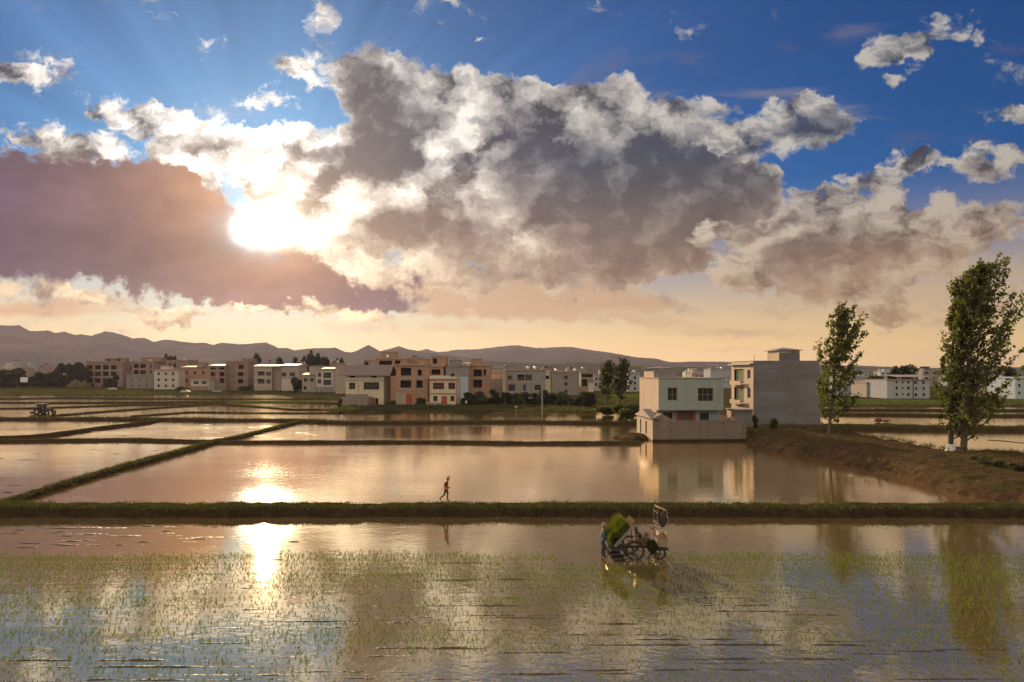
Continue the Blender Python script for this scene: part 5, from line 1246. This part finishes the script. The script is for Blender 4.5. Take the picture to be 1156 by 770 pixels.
SKIN = plain('skin', (.30, .17, .11), .6, 0, .1)
def person(label, loc, rz, J, shirt, trousers, shoes, colour_of):
    """J: joints in metres, the figure faces +x. One mesh; clothes are regions of it"""
    E = [('pelvis', 'waist'), ('waist', 'chest'), ('chest', 'neck'), ('neck', 'head0'), ('head0', 'head1'), ('head1', 'head2')]
    Rr = dict(pelvis=(.125, .155), waist=(.115, .145), chest=(.125, .175), neck=.055, head0=(.075, .07), head1=(.100, .085), head2=(.075, .068))
    for s in 'lr':
        E += [('pelvis', 'hip'+s), ('hip'+s, 'knee'+s), ('knee'+s, 'ankle'+s), ('ankle'+s, 'toe'+s), ('chest', 'sh'+s), ('sh'+s, 'elb'+s), ('elb'+s, 'wri'+s), ('wri'+s, 'palm'+s)]
        Rr.update({'hip'+s: .098, 'knee'+s: .066, 'ankle'+s: .046, 'toe'+s: .038, 'sh'+s: .066, 'elb'+s: .047, 'wri'+s: .032, 'palm'+s: (.020, .040)})
    v, f = skin_chain(J, E, Rr, 'pelvis', 2)
    mb = MB(); mb.add(v, f)
    H1 = Vector(J['head1']); fw = Vector((1, 0, -.15)).normalized()
    mb.tube([H1+fw*.085+Vector((0, 0, .02)), H1+fw*.118+Vector((0, 0, -.02)), H1+fw*.09+Vector((0, 0, -.03))], [.010, .019, .010], 6)     # nose
    for sy in (-1, 1):
        mb.blob(H1+Vector((-.005, sy*.088, -.005)), (.028, .012, .035), 1, .05, 1)      # ears
        mb.blob(H1+fw*.090+Vector((0, sy*.034, .018)), (.012, .014, .009), 1, 0, 1)
    for s in 'lr':                                                                       # fingers
        W, P = Vector(J['wri'+s]), Vector(J['palm'+s]); d = (P-W).normalized(); side = d.cross(Vector((0, 1, 0)) if abs(d.y) < .8 else Vector((1, 0, 0))).normalized(); cu = d.cross(side)
        for i, ln in enumerate((.066, .076, .071, .055)):
            b = P+side*(i-1.5)*.021; mb.tube([b-d*.02, b+d*ln*.5, b+d*ln*.85+cu*.022, b+d*ln*.9+cu*.045], [.011, .010, .009, .007], 6)
        mb.tube([W+d*.02+side*.03, W+d*.05+side*.058, P+side*.062+cu*.02], [.013, .012, .009], 6)
    mb.m = []
    for fc in mb.f:
        c = sum((Vector(mb.v[i]) for i in fc), Vector())/len(fc); mb.m.append(colour_of(c))
    o = mb.build('person', [SKIN, shirt, trousers, shoes], smooth=True, loc=loc, rz=rz)
    return tag(o, label, 'person')

def near_arm(c, J, s):
    def sd(a, b): a, b = Vector(J[a]), Vector(J[b]); t = max(0, min(1, (c-a).dot(b-a)/(b-a).length_squared)); return (c-a-(b-a)*t).length
    return min(sd('sh'+s, 'elb'+s), sd('elb'+s, 'wri'+s))

# the walker on the bank, mid-stride
J = dict(pelvis=(0, 0, .90), waist=(.03, 0, 1.06), chest=(.07, 0, 1.28), neck=(.12, 0, 1.45), head0=(.15, 0, 1.50), head1=(.175, 0, 1.60), head2=(.175, 0, 1.69),
         hipl=(.02, .09, .86), kneel=(.12, .10, .47), anklel=(.07, .10, .08), toel=(.24, .10, .04), hipr=(-.02, -.09, .86), kneer=(-.10, -.10, .46), ankler=(-.43, -.10, .20), toer=(-.36, -.10, .05),
         shl=(.06, .19, 1.36), elbl=(-.14, .23, 1.14), wril=(.03, .22, .98), palml=(.10, .21, .95), shr=(.07, -.19, 1.36), elbr=(-.10, -.24, 1.13), wrir=(.17, -.22, 1.00), palmr=(.25, -.21, .97))
JW = dict(J)
def cw(c):
    if c.z > 1.47: return 0
    arm = min(near_arm(c, JW, 'l'), near_arm(c, JW, 'r'))
    if c.z < .12 or (c.x < -.36 and c.z < .22): return 3
    if arm < .075 and c.z > .90:
        return 0 if (c.x > .12 and c.z < 1.04) or (c.x > .0 and c.z < .99) else 3
    return 1 if c.z > .90 else 2
OR = plain('red_vest', (.46, .055, .03), .7); DK = plain('dark_cloth', (.045, .035, .045), .85); DT = plain('grey_trousers', (.075, .06, .065), .85); BLUE = plain('blue_shirt', (.12, .16, .24), .85)
wx = px2x(503.5, 48.2)
w = person('person in a red and orange vest and yellow cap striding along the main bank', (wx, 48.2, .70), 0.0, J, OR, DT, DK, cw)
M['yellow'] = plain('yellow_cloth', (.55, .30, .06), .8); M['orange'] = plain('orange_band', (.75, .19, .03), .7)
cp = MB().lathe([(.118, -.03), (.115, .03), (.085, .085), (.03, .11), (0, .112)], 14, c=(.17, 0, 1.655)); cp.add([(.26, -.075, 1.64), (.26, .075, 1.64), (.385, .055, 1.615), (.385, -.055, 1.615), (.26, -.075, 1.655), (.26, .075, 1.655), (.385, .055, 1.63), (.385, -.055, 1.63)], [(0, 1, 2, 3), (7, 6, 5, 4), (0, 4, 5, 1), (1, 5, 6, 2), (2, 6, 7, 3), (3, 7, 4, 0)])
cp.build('cap', M['yellow'], w, smooth=False)
MB().blob((.12, 0, 1.56), (.10, .105, .12), 2, .08, 2).build('hair', plain('brown_hair', (.16, .07, .025), .7), w, smooth=True)
sk = MB().lathe([(.185, .0), (.165, .16), (.155, .22)], 14, c=(.015, 0, .86)); sk.v = [(p[0], p[1]*.95, p[2]) for p in sk.v]; sk.build('vest_hem', M['orange'], w, smooth=True)

# the farmer at the seedling tray, knee deep, hands out to it
J = dict(pelvis=(0, 0, .88), waist=(.01, 0, 1.04), chest=(.03, 0, 1.26), neck=(.06, 0, 1.43), head0=(.08, 0, 1.49), head1=(.10, 0, 1.58), head2=(.10, 0, 1.67),
         hipl=(.0, .09, .84), kneel=(.04, .11, .45), anklel=(-.02, .11, .06), toel=(.14, .12, -.02), hipr=(0, -.09, .84), kneer=(.07, -.11, .45), ankler=(.06, -.11, .06), toer=(.22, -.12, -.02),
         shl=(.02, .20, 1.33), elbl=(.12, .25, 1.09), wril=(.35, .20, 1.00), palml=(.43, .19, 1.00), shr=(.02, -.20, 1.33), elbr=(.07, -.26, 1.07), wrir=(.28, -.22, .94), palmr=(.36, -.21, .93))
JF = dict(J)
def cf(c):
    if c.z > 1.45: return 0
    if c.z < .40: return 3
    arm = min(near_arm(c, JF, 'l'), near_arm(c, JF, 'r'))
    if arm < .075 and c.x > .22: return 0
    return 1 if c.z > .86 else 2
fy = 36.4
f = person('farmer in a blue shirt and brimmed hat standing in the water at the seedling tray', (px2x(680.3, fy), fy, .0), R(4), J, BLUE, DT, DK, cf)
ht = MB().lathe([(.20, -.035), (.205, -.03), (.125, .0), (.115, .06), (.09, .11), (0, .125)], 16, c=(.10, 0, 1.665)); ht.build('hat', plain('tan_hat', (.24, .17, .11), .85), f, smooth=True)
MB().lathe([(.165, .0), (.15, .14), (.15, .2)], 12, c=(.0, 0, .80)).build('shirt_tail', plain('pale_blue_cloth', (.22, .30, .40), .85), f, smooth=True)

# ------------------------------------------------------------------ rice transplanter
def transplanter():
    Y = 36.3; x0 = px2x(722.7, Y)
    root = empty('rice_transplanter', (x0, Y, 0), R(3)); tag(root, 'rice transplanter standing in the flooded field with a tall front rack and slanted seedling tray', 'farm machine')
    G = plain('machine_green', (.05, .06, .04), .5); TAN = plain('sun_faded_cream', (.36, .27, .17), .6); BR = plain('brown_cover', (.16, .09, .055), .6); YE = plain('yellow_slats', (.42, .30, .11), .8); LG = plain('pale_metal', (.34, .32, .29), .75, 0); RD = plain('red_grip', (.5, .06, .05), .5)
    def wheel(x, y, z, r, w, lugs):
        h = MB().ring((0, 0, 0), (0, 1, 0), r, w*.38, 28, 8)
        for i in range(lugs):
            a = 2*math.pi*i/lugs; h.box(r-.02, r+.07, -w*.55, w*.55, -.018, .018, 0, ry=-a, piv=(0, 0, 0))
        t = h.build('wheel', M['rubber'], root); t.location = (x, y, z)
        rm = MB()
        for i in range(6):
            a = 2*math.pi*i/6; rm.tube([(0, 0, 0), (math.cos(a)*r, 0, math.sin(a)*r)], .016, 6)
        rm.ring((0, 0, 0), (0, 1, 0), r*.86, .018, 24, 6); rm.tube([(0, -.09, 0), (0, .09, 0)], .06, 10); rm.build('rim', G, t)
    for sy in (-1, 1):
        wheel(-.43, sy*.62, .46, .48, .10, 14); wheel(.88, sy*.58, .30, .30, .10, 11)
    ch = MB().box(-.75, 1.0, -.22, .22, .50, .68).tube([(-.43, -.6, .44), (-.43, .6, .44)], .05).tube([(.88, -.56, .30), (.88, .56, .30)], .04).tube([(.88, 0, .30), (.88, 0, .55)], .05).tube([(-.43, 0, .44), (-.43, 0, .6)], .08); ch.build('chassis', G, root)
    dk = MB().box(-.62, .75, -.58, .58, .70, .76).box(-.30, .12, -.32, .32, .765, 1.02); dk.build('deck', BR, root)
    hood = MB(); prof = [(.86, .70), (.86, 1.10), (.97, 1.33), (1.22, 1.26), (1.36, .98), (1.40, .55), (1.0, .50)]
    for i in range(len(prof)-1):
        a, b = prof[i], prof[i+1]; hood.quad((a[0], -.24, a[1]), (a[0], .24, a[1]), (b[0], .24, b[1]), (b[0], -.24, b[1]))
    hood.f.append(tuple(hood_i for hood_i in [])) if False else None
    for y in (-.24, .24): hood.add([(p[0], y, p[1]) for p in prof], [tuple(range(7))])
    hd = hood.build('hood', TAN, root)
    MB().box(1.385, 1.43, -.12, .12, .72, .86).build('grille', M['dark'], hd)
    MB().box(.80, 1.44, -.42, .42, .40, .47).build('front_bumper', M['dark'], root)
    sc = MB().tube([(.90, 0, .95), (.68, 0, 1.50)], [.035, .028], 8); s = sc.build('steering_column', RD, root)
    sw = MB().ring((.665, 0, 1.55), (-.45, 0, 1), .20, .016, 24, 6)
    for a in (0, 2.1, 4.2): sw.tube([(.665, 0, 1.53), Vector((.665, 0, 1.55))+(Matrix.Rotation(a, 3, Vector((-.45, 0, 1)).normalized()) @ Vector((0, .19, 0)))], .010, 5)
    sw.build('steering_wheel', M['dark'], root)
    seat = MB().box(-.22, .22, -.24, .24, 1.10, 1.20).box(-.28, -.18, -.23, .23, 1.18, 1.62, ry=-.18).tube([(-.02, 0, 1.02), (-.02, 0, 1.11)], .08); seat.build('seat', M['dark'], root)
    for sy in (-1, 1):
        MB().tube([(.05, sy*.40, .76), (.05, sy*.40, 1.25), (.36, sy*.40, 1.30), (.42, sy*.40, .76)], .02, 6).build('hand_rail', LG, root)
        MB().tube([(-.35, sy*.50, .76), (-.36, sy*.50, 1.65)], .022, 6).build('post', M['dark'], root)
    # spare-seedling rack at the front
    for sy in (-1, 1):
        MB().tube([(.84, sy*.36, .62), (.82, sy*.36, 2.05), (.82, sy*.36, 2.38)], .013, 6).build('rack_post', LG, root)
        MB().tube([(1.38, sy*.36, .62), (1.40, sy*.36, 2.12)], .013, 6).build('rack_post', LG, root)
        for k, z in enumerate((1.20, 1.56, 1.82)): MB().tube([(.83, sy*.36, z), (1.39, sy*.36, z-.02)], .013, 6).build('rack_rail', LG, root)
    for x, z in ((.82, 2.38), (.82, 1.82), (1.40, 2.12), (1.39, 1.2)): MB().tube([(x, -.36, z), (x, +.36, z)], .015, 6).build('rack_rail', LG, root)
    MB().box(.84, 1.36, -.34, .34, 2.54, 2.58, ry=.40).build('rack_shelf', YE, root)
    for sy in (-1, 1): MB().tube([(.84, sy*.34, 2.38), (.86, sy*.34, 2.66)], .014, 6).build('rack_post', LG, root); MB().tube([(1.36, sy*.34, 2.10), (1.34, sy*.34, 2.45)], .014, 6).build('rack_post', LG, root)
    # planting unit and slanted tray
    a, b = Vector((-1.55, 0, .78)), Vector((-.62, 0, 1.78)); d = (b-a).normalized(); nrm = Vector((-d.z, 0, d.x))
    tr = MB(); Wd = 1.0
    tr.add([a+Vector((0, -Wd, 0)), a+Vector((0, Wd, 0)), b+Vector((0, Wd, 0)), b+Vector((0, -Wd, 0))]+[p-nrm*.05 for p in (a+Vector((0, -Wd, 0)), a+Vector((0, Wd, 0)), b+Vector((0, Wd, 0)), b+Vector((0, -Wd, 0)))], [(0, 1, 2, 3), (7, 6, 5, 4), (0, 4, 5, 1), (1, 5, 6, 2), (2, 6, 7, 3), (3, 7, 4, 0)])
    t = tr.build('seedling_tray', M['pole'], root)
    for i in range(7):
        y = -Wd+i*2*Wd/6; MB().tube([a+Vector((0, y, 0))+nrm*.06, b+Vector((0, y, 0))+nrm*.06], .022, 6).build('divider', LG, t)
    for i in range(7):
        y = -.55+i*.2; MB().tube([b+Vector((0, y, .02))-d*.02, b+Vector((0, y, .02))+d*.30+nrm*.02], .022, 6).build('tray_slat', YE, t)
    pu = MB().box(-1.75, -.85, -.9, .9, .56, .68)
    for i in range(6):
        y = -.85+i*.34; pu.tube([(-1.5, y, .62), (-1.78, y, .50), (-1.72, y, .16)], [.03, .03, .015], 6)
    pu.tube([(-.85, 0, .62), (-.5, 0, .62)], .05).tube([(-.9, .2, .7), (-1.05, .2, 1.25)], .03).tube([(-.9, -.2, .7), (-1.05, -.2, 1.25)], .03); pu.build('planting_unit', M['dark'], root)
    for y in (-.75, 0, .75): MB().blob((-1.25, y, .06), (.42, .14, .07), 1, .05, 2).build('float', M['dark'], root, smooth=True)
    MB().tube([(-1.15, -.9, .70), (-1.06, -.9, .38), (-1.08, -.9, .06)], .028, 6).build('marker_arm', M['dark'], root)
    MB().tube([(-.65, -.55, 1.66), (-.3, -.55, 1.48), (-.1, -.55, 1.3)], .02, 6).build('lever', M['dark'], root); MB().box(-.05, .06, -.62, -.48, 1.20, 1.34).build('lever_box', TAN, root)
    MB().box(.12, .42, -.45, -.05, .765, 1.12).box(.15, .5, .1, .5, .765, 1.22).build('seed_box', BR, root)
    return root, a, b, d, nrm, x0, Y
tp, A, B, D_, NR, TX, TY = transplanter()
Mx = tp.matrix_basis if False else Matrix.Translation(Vector((TX, TY, 0))) @ Matrix.Rotation(R(3), 4, 'Z')
# mats of seedlings on the tray: each a mat of soil with its sward
def sward(name, base_fn, n, h, label, cat, group=None, soil=None):
    r = np.random.default_rng(len(label)); P = np.array([base_fn(r) for _ in range(n)])
    o_ = []
    a = r.uniform(0, 6.28, n); w = .012
    nn = np.array(NR)*.75+np.array([0, 0, .6])
    tipv = nn[None, :]*h*r.uniform(.6, 1.25, n)[:, None]+r.normal(0, .05, (n, 3))
    V = np.stack([P+np.stack([np.cos(a)*w, np.sin(a)*w, 0*a], 1), P-np.stack([np.cos(a)*w, np.sin(a)*w, 0*a], 1), P+tipv], 1).reshape(-1, 3)
    root = empty(name, Mx.translation, R(3)); tag(root, label, cat, group)
    if soil: soil.build('soil_mat', plain('root_soil', (.06, .05, .025), .95), root)
    mesh_np('sward', V, np.arange(n*3).reshape(n, 3), M['ricemat'], root)
    return root
Wt = .95
for k, (u0, u1, lb, h, lift) in enumerate(((-.08, .42, 'thick bright green seedling mat at the foot of the slanted tray, nearest the farmer', .30, .10), (.43, .93, 'bright green rolled-up seedling mat piled highest on the slanted tray', .30, .14))):
    soil = MB(); p = [A+(B-A)*u0+NR*.02, A+(B-A)*u1+NR*.02]
    q = [p[0]+NR*lift, p[1]+NR*lift]; y = Vector((0, Wt, 0))
    soil.add([p[0]-y, p[0]+y, p[1]+y, p[1]-y, q[0]-y, q[0]+y, q[1]+y, q[1]-y], [(0, 3, 2, 1), (4, 5, 6, 7), (0, 1, 5, 4), (1, 2, 6, 5), (2, 3, 7, 6), (3, 0, 4, 7)])
    def bf(r, u0=u0, u1=u1, lift=lift):
        u, yy = r.uniform(u0, u1), r.uniform(-Wt, Wt)
        return np.array(A+(B-A)*u+NR*(.02+lift*r.uniform(.6, 1.0)+.17*math.sin(math.pi*min(1, max(0, (u-u0)/(u1-u0))))*(.7+.5*math.sin(yy*5+k*2))))+np.array([0, yy, 0])
    sward('seedling_mat', bf, 4200, h, lb, 'seedling mat', 'seedling mats on the transplanter tray', soil)
def heap(r):
    u = r.normal(0, 1, 3); u /= np.linalg.norm(u); return np.array([.52, -.60, .62])+u*np.array([.26, .14, .26])
o = sward('seedling_bundle', heap, 2600, .14, 'dark green seedling bundle hanging on the near side of the machine by its front wheel', 'seedlings')
for c in o.children: c.data.materials.clear(); c.data.materials.append(M['leaf3'])
# jacket and hat hung on it
jk = MB(); P0 = Mx @ Vector((1.10, -.38, 2.34)); n = 7
vs = []
for j, (hw, z, yo) in enumerate(((.06, .05, .0), (.20, -.06, .03), (.21, -.22, .05), (.18, -.42, .04), (.20, -.58, .05), (.10, -.70, .03))):
    for i in range(12):
        a = 2*math.pi*i/12; vs.append((math.cos(a)*hw*.75+.02*math.sin(j*2+i), math.sin(a)*(.05+yo)*(1+.3*math.sin(i*2.0+j)), z))
jk.add(vs, [(j*12+i, j*12+(i+1) % 12, (j+1)*12+(i+1) % 12, (j+1)*12+i) for j in range(5) for i in range(12)]+[tuple(range(11, -1, -1)), tuple(60+i for i in range(12))])
for sx in (-1, 1): jk.tube([(sx*.13, 0, -.08), (sx*.19, -.01, -.30), (sx*.17, .0, -.52)], [.055, .05, .04], 8)
tag(jk.build('jacket', DK, smooth=True, loc=P0), 'black jacket hung from the top of the front rack', 'jacket')
hh = MB(); Mh = Matrix.Rotation(R(62), 4, 'Y'); hh.lathe([(.22, -.02), (.225, 0), (.19, .02), (.115, .06), (.10, .13), (.05, .165), (0, .17)], 20, M=Mh.to_3x3())
tag(hh.build('straw_hat', plain('straw', (.58, .40, .20), .85, 0, .25, 30), smooth=True, loc=Mx @ Vector((1.24, -.30, 1.25))), 'round straw hat leaning on the front hood of the transplanter', 'hat')

# ------------------------------------------------------------------ tractor in the far field
def tractor():
    Y = 158; x0 = px2x(49.5, Y); s = 1.25
    root = empty('tractor', (x0, Y, -.12), R(-6)); root.scale = (s, s, s); tag(root, 'small old tractor with a cab working in the far flooded field', 'tractor')
    BD = plain('tractor_red', (.09, .05, .04), .7); CB = plain('cab_grey', (.25, .25, .27), .6)
    bd = MB().box(.1, 1.65, -.34, .34, .75, 1.30).box(-.9, .2, -.3, .3, .6, .9).box(1.65, 1.75, -.28, .28, .6, 1.2); bd.build('body', BD, root)
    for sy in (-1, 1):
        for (x, r, w) in ((-.75, .62, .34), (1.35, .42, .26)):
            t = MB().ring((x, sy*.78, r), (0, 1, 0), r*.74, r*.27, 20, 8)
            for i in range(14): a = 2*math.pi*i/14; t.box(x+r*.9, x+r*1.05, sy*.78-w/2, sy*.78+w/2, r-.04, r+.04, 0, ry=-a, piv=(x, sy*.78, r))
            wl = t.build('wheel', M['rubber'], root)
            MB().lathe([(0, -.05), (r*.55, -.05), (r*.6, .05), (0, .05)], 14, c=(x, sy*.78, r), M=Matrix.Rotation(R(90), 3, 'X')).build('rim', M['steel'], wl)
        MB().box(-1.4, -.1, sy*.60-.16, sy*.60+.16, 1.32, 1.40).build('fender', BD, root)
    cb = MB()
    for x in (-1.0, .15):
        for y in (-.55, .5): cb.box(x, x+.06, y, y+.06, 1.0, 2.05)
    cb.build('cab_frame', CB, root)
    MB().box(-.95, .12, -.5, .5, 1.02, 1.95).build('cab_glass', plain('cab_dark_glass', (.05, .06, .07), .2), root)
    MB().box(-1.15, .55, -.65, .65, 2.06, 2.16).build('cab_roof', plain('cab_roof', (.45, .25, .17), .5), root)
    MB().box(-.6, -.2, -.2, .2, .9, 1.3).build('seat', M['dark'], root)
    MB().tube([(1.0, .2, 1.3), (1.0, .2, 1.95)], .04, 6).build('exhaust', M['dark'], root)
    ro = MB().box(-1.95, -1.5, -1.0, 1.0, .28, .62).tube([(-1.5, 0, .5), (-.9, 0, .6)], .06)
    for i in range(10): y = -.95+i*.21; ro.tube([(-1.72, y, .3), (-1.78, y, .02)], [.03, .015], 5)
    ro.build('rotary_tiller', M['dark'], root)
tractor()

# ------------------------------------------------------------------ poles, boards and small things at the village
def pole(px, pb, ptop, label, r, arms=True, name='utility_pole'):
    Y = 9.5*FX/(pb-VY); root = empty(name, (px2x(px, Y), Y, .25)); tag(root, label, 'pole'); h = py2z(ptop, Y)-.25
    MB().tube([(0, 0, -.2), (0, 0, h)], [r*1.3, r], 8).build('pole', M['pole'], root)
    if arms:
        MB().box(-.7, .7, -.05, .05, h-.5, h-.38).build('cross_arm', M['pole'], root)
        for x in (-.6, .6): MB().lathe([(0, 0), (.05, 0), (.07, .08), (.03, .2), (0, .2)], 8, c=(x, 0, h-.377)).build('insulator', M['white'], root)
pole(612, 464.8, 431, 'concrete utility pole in front of the villa hedge', .16)
pole(241.8, 443, 404, 'thin dark mast rising above the house with two columns of openings', .10, True)
pole(405, 459.5, 434, 'short grey pole with a bracket before the ribbed roof house', .10, True)
Y = 9.5*FX/(469.5-VY); r = empty('sign_post', (px2x(582.5, Y), Y, .25)); tag(r, 'thin post with a small white plate by the water below the villa', 'sign')
MB().tube([(0, 0, -.1), (0, 0, 1.9)], .06, 8).build('post', M['pole'], r); MB().box(-.33, .33, -.03, .03, 1.9, 2.2).build('plate', M['white'], r)
Y = 400; r = empty('notice_board', (px2x(23, Y), Y, .3)); tag(r, 'pale blue blank board standing before the dark tree line', 'board')
w = 8.2*Y/FX; zb, z2 = py2z(431.5, Y)-.3, py2z(426, Y)-.3
MB().box(0, w, -.05, .05, zb, z2).build('panel', plain('board_white', (.72, .78, .84), .5), r)
for x in (.4, w-.5): MB().box(x, x+.12, .055, .15, 0, z2).build('post', M['dark'], r)
# little figures and the white post by the hedge
def small_person(px, pb, shirt, label, rz):
    Y = 9.5*FX/(pb-VY)
    J = dict(pelvis=(0, 0, .90), waist=(.0, 0, 1.06), chest=(.0, 0, 1.28), neck=(.01, 0, 1.45), head0=(.02, 0, 1.50), head1=(.03, 0, 1.60), head2=(.03, 0, 1.69), hipl=(0, .09, .86), kneel=(.05, .1, .47), anklel=(.02, .1, .07), toel=(.17, .1, .04), hipr=(0, -.09, .86), kneer=(.02, -.1, .46), ankler=(-.06, -.1, .08), toer=(.09, -.1, .04),
             shl=(0, .19, 1.36), elbl=(-.04, .24, 1.08), wril=(.06, .24, .86), palml=(.08, .24, .78), shr=(0, -.19, 1.36), elbr=(-.03, -.24, 1.08), wrir=(.06, -.24, .86), palmr=(.08, -.24, .78))
    def cc(c):
        if c.z > 1.46: return 0
        if c.z < .1: return 3
        return 0 if abs(c.y) > .2 and c.z < .88 else (1 if c.z > .88 else 2)
    p = person(label, (px2x(px, Y), Y, .32), rz, J, shirt, DT, DK, cc)
    MB().blob((.0, 0, 1.64), (.10, .10, .09), 2, .06, 2).build('hair', M['dark'], p, smooth=True)
small_person(526.3, 458.6, plain('white_cloth', (.75, .75, .78), .8), 'tiny distant person in white standing beside the hedge and cream house', R(-90))
small_person(518.6, 458.8, plain('rose_cloth', (.45, .28, .24), .8), 'tiny distant person in dull pink by the corner of the cream house', R(-60))
# red tarpaulin heap in the right-hand field
Y = 9.4*FX/(474.5-VY)
for (p, w, c, lb) in ((991.5, 2.2, (.20, .03, .035), 'low dark red covered pile on the far bund, left one of two'), (1000.5, 2.0, (.34, .17, .15), 'low pinkish covered pile on the far bund, right one of two')):
    tag(MB().blob((0, 0, .35), (w*.36, .6, .42), int(p), .2, 3).build('covered_pile', plain('tarpaulin', c, .6), smooth=True, loc=(px2x(p, Y), Y, .1)), lb, 'pile')
# white pebble-like rag on the bank near the left village
tag(MB().blob((0, 0, .5), (.25, .2, .55), 4, .2, 2).build('white_sack', mw, smooth=True, loc=(px2x(387, 134.5), 133.4, .35)), 'small whitish sack on the bund before the ribbed roof house', 'sack')
# parked cars far off
def car(px, pb, c, label, rz):
    Y = 9.5*FX/(pb-VY); root = empty('parked_car', (px2x(px, Y), Y, .3), rz); tag(root, label, 'car')
    b = MB(); prof = [(-2.1, .35), (-2.1, .85), (-1.5, .95), (-1.0, 1.42), (.5, 1.45), (1.15, .95), (2.0, .82), (2.1, .4)]
    vs = [(x, y, z) for y in (-.82, .82) for x, z in prof]; n = len(prof)
    b.add(vs, [tuple(range(n)), tuple(range(2*n-1, n-1, -1))]+[(i, (i+1) % n, n+(i+1) % n, n+i) for i in range(n)]); b.build('body', plain('car_paint', c, .25), root)
    for sy in (-1, 1):
        MB().add([(-.95, sy*.825, 1.0), (-.7, sy*.825, 1.36), (.42, sy*.825, 1.38), (.9, sy*.825, 1.0)], [(0, 1, 2, 3)]).build('side_window', M['glass'], root)
        for x in (-1.3, 1.3): MB().lathe([(0, -.1), (.3, -.1), (.33, 0), (.3, .1), (0, .1)], 14, c=(x, sy*.78, .32), M=Matrix.Rotation(R(90), 3, 'X')).build('wheel', M['rubber'], root)
car(209.5, 443.6, (.75, .74, .7), 'small white car parked below the dark brick house', R(8))
car(127, 440.5, (.5, .5, .5), 'pale car parked before the open bays block', R(0))
car(245.5, 443.3, (.35, .45, .5), 'pale blue car parked before the house with two columns of openings', R(5))
car(622, 446.3, (.7, .7, .7), 'white car parked between the villa and the square grey block', R(0))
# ------------------------------------------------------------------ haze in the air
def haze():
    m = bpy.data.materials.new('hazy_air'); m.use_nodes = True; t = m.node_tree; t.nodes.clear()
    o = t.nodes.new('ShaderNodeOutputMaterial'); v = t.nodes.new('ShaderNodeVolumePrincipled')
    v.inputs['Color'].default_value = (.62, .59, .85, 1); v.inputs['Density'].default_value = HAZE; v.inputs['Anisotropy'].default_value = .45
    t.links.new(v.outputs[0], o.inputs['Volume'])
    h = MB().box(-14000, 14000, -1200, 12000, -2.0, 330).build('haze', m)
    h['kind'] = 'stuff'
HAZE = 4.6e-5
haze()
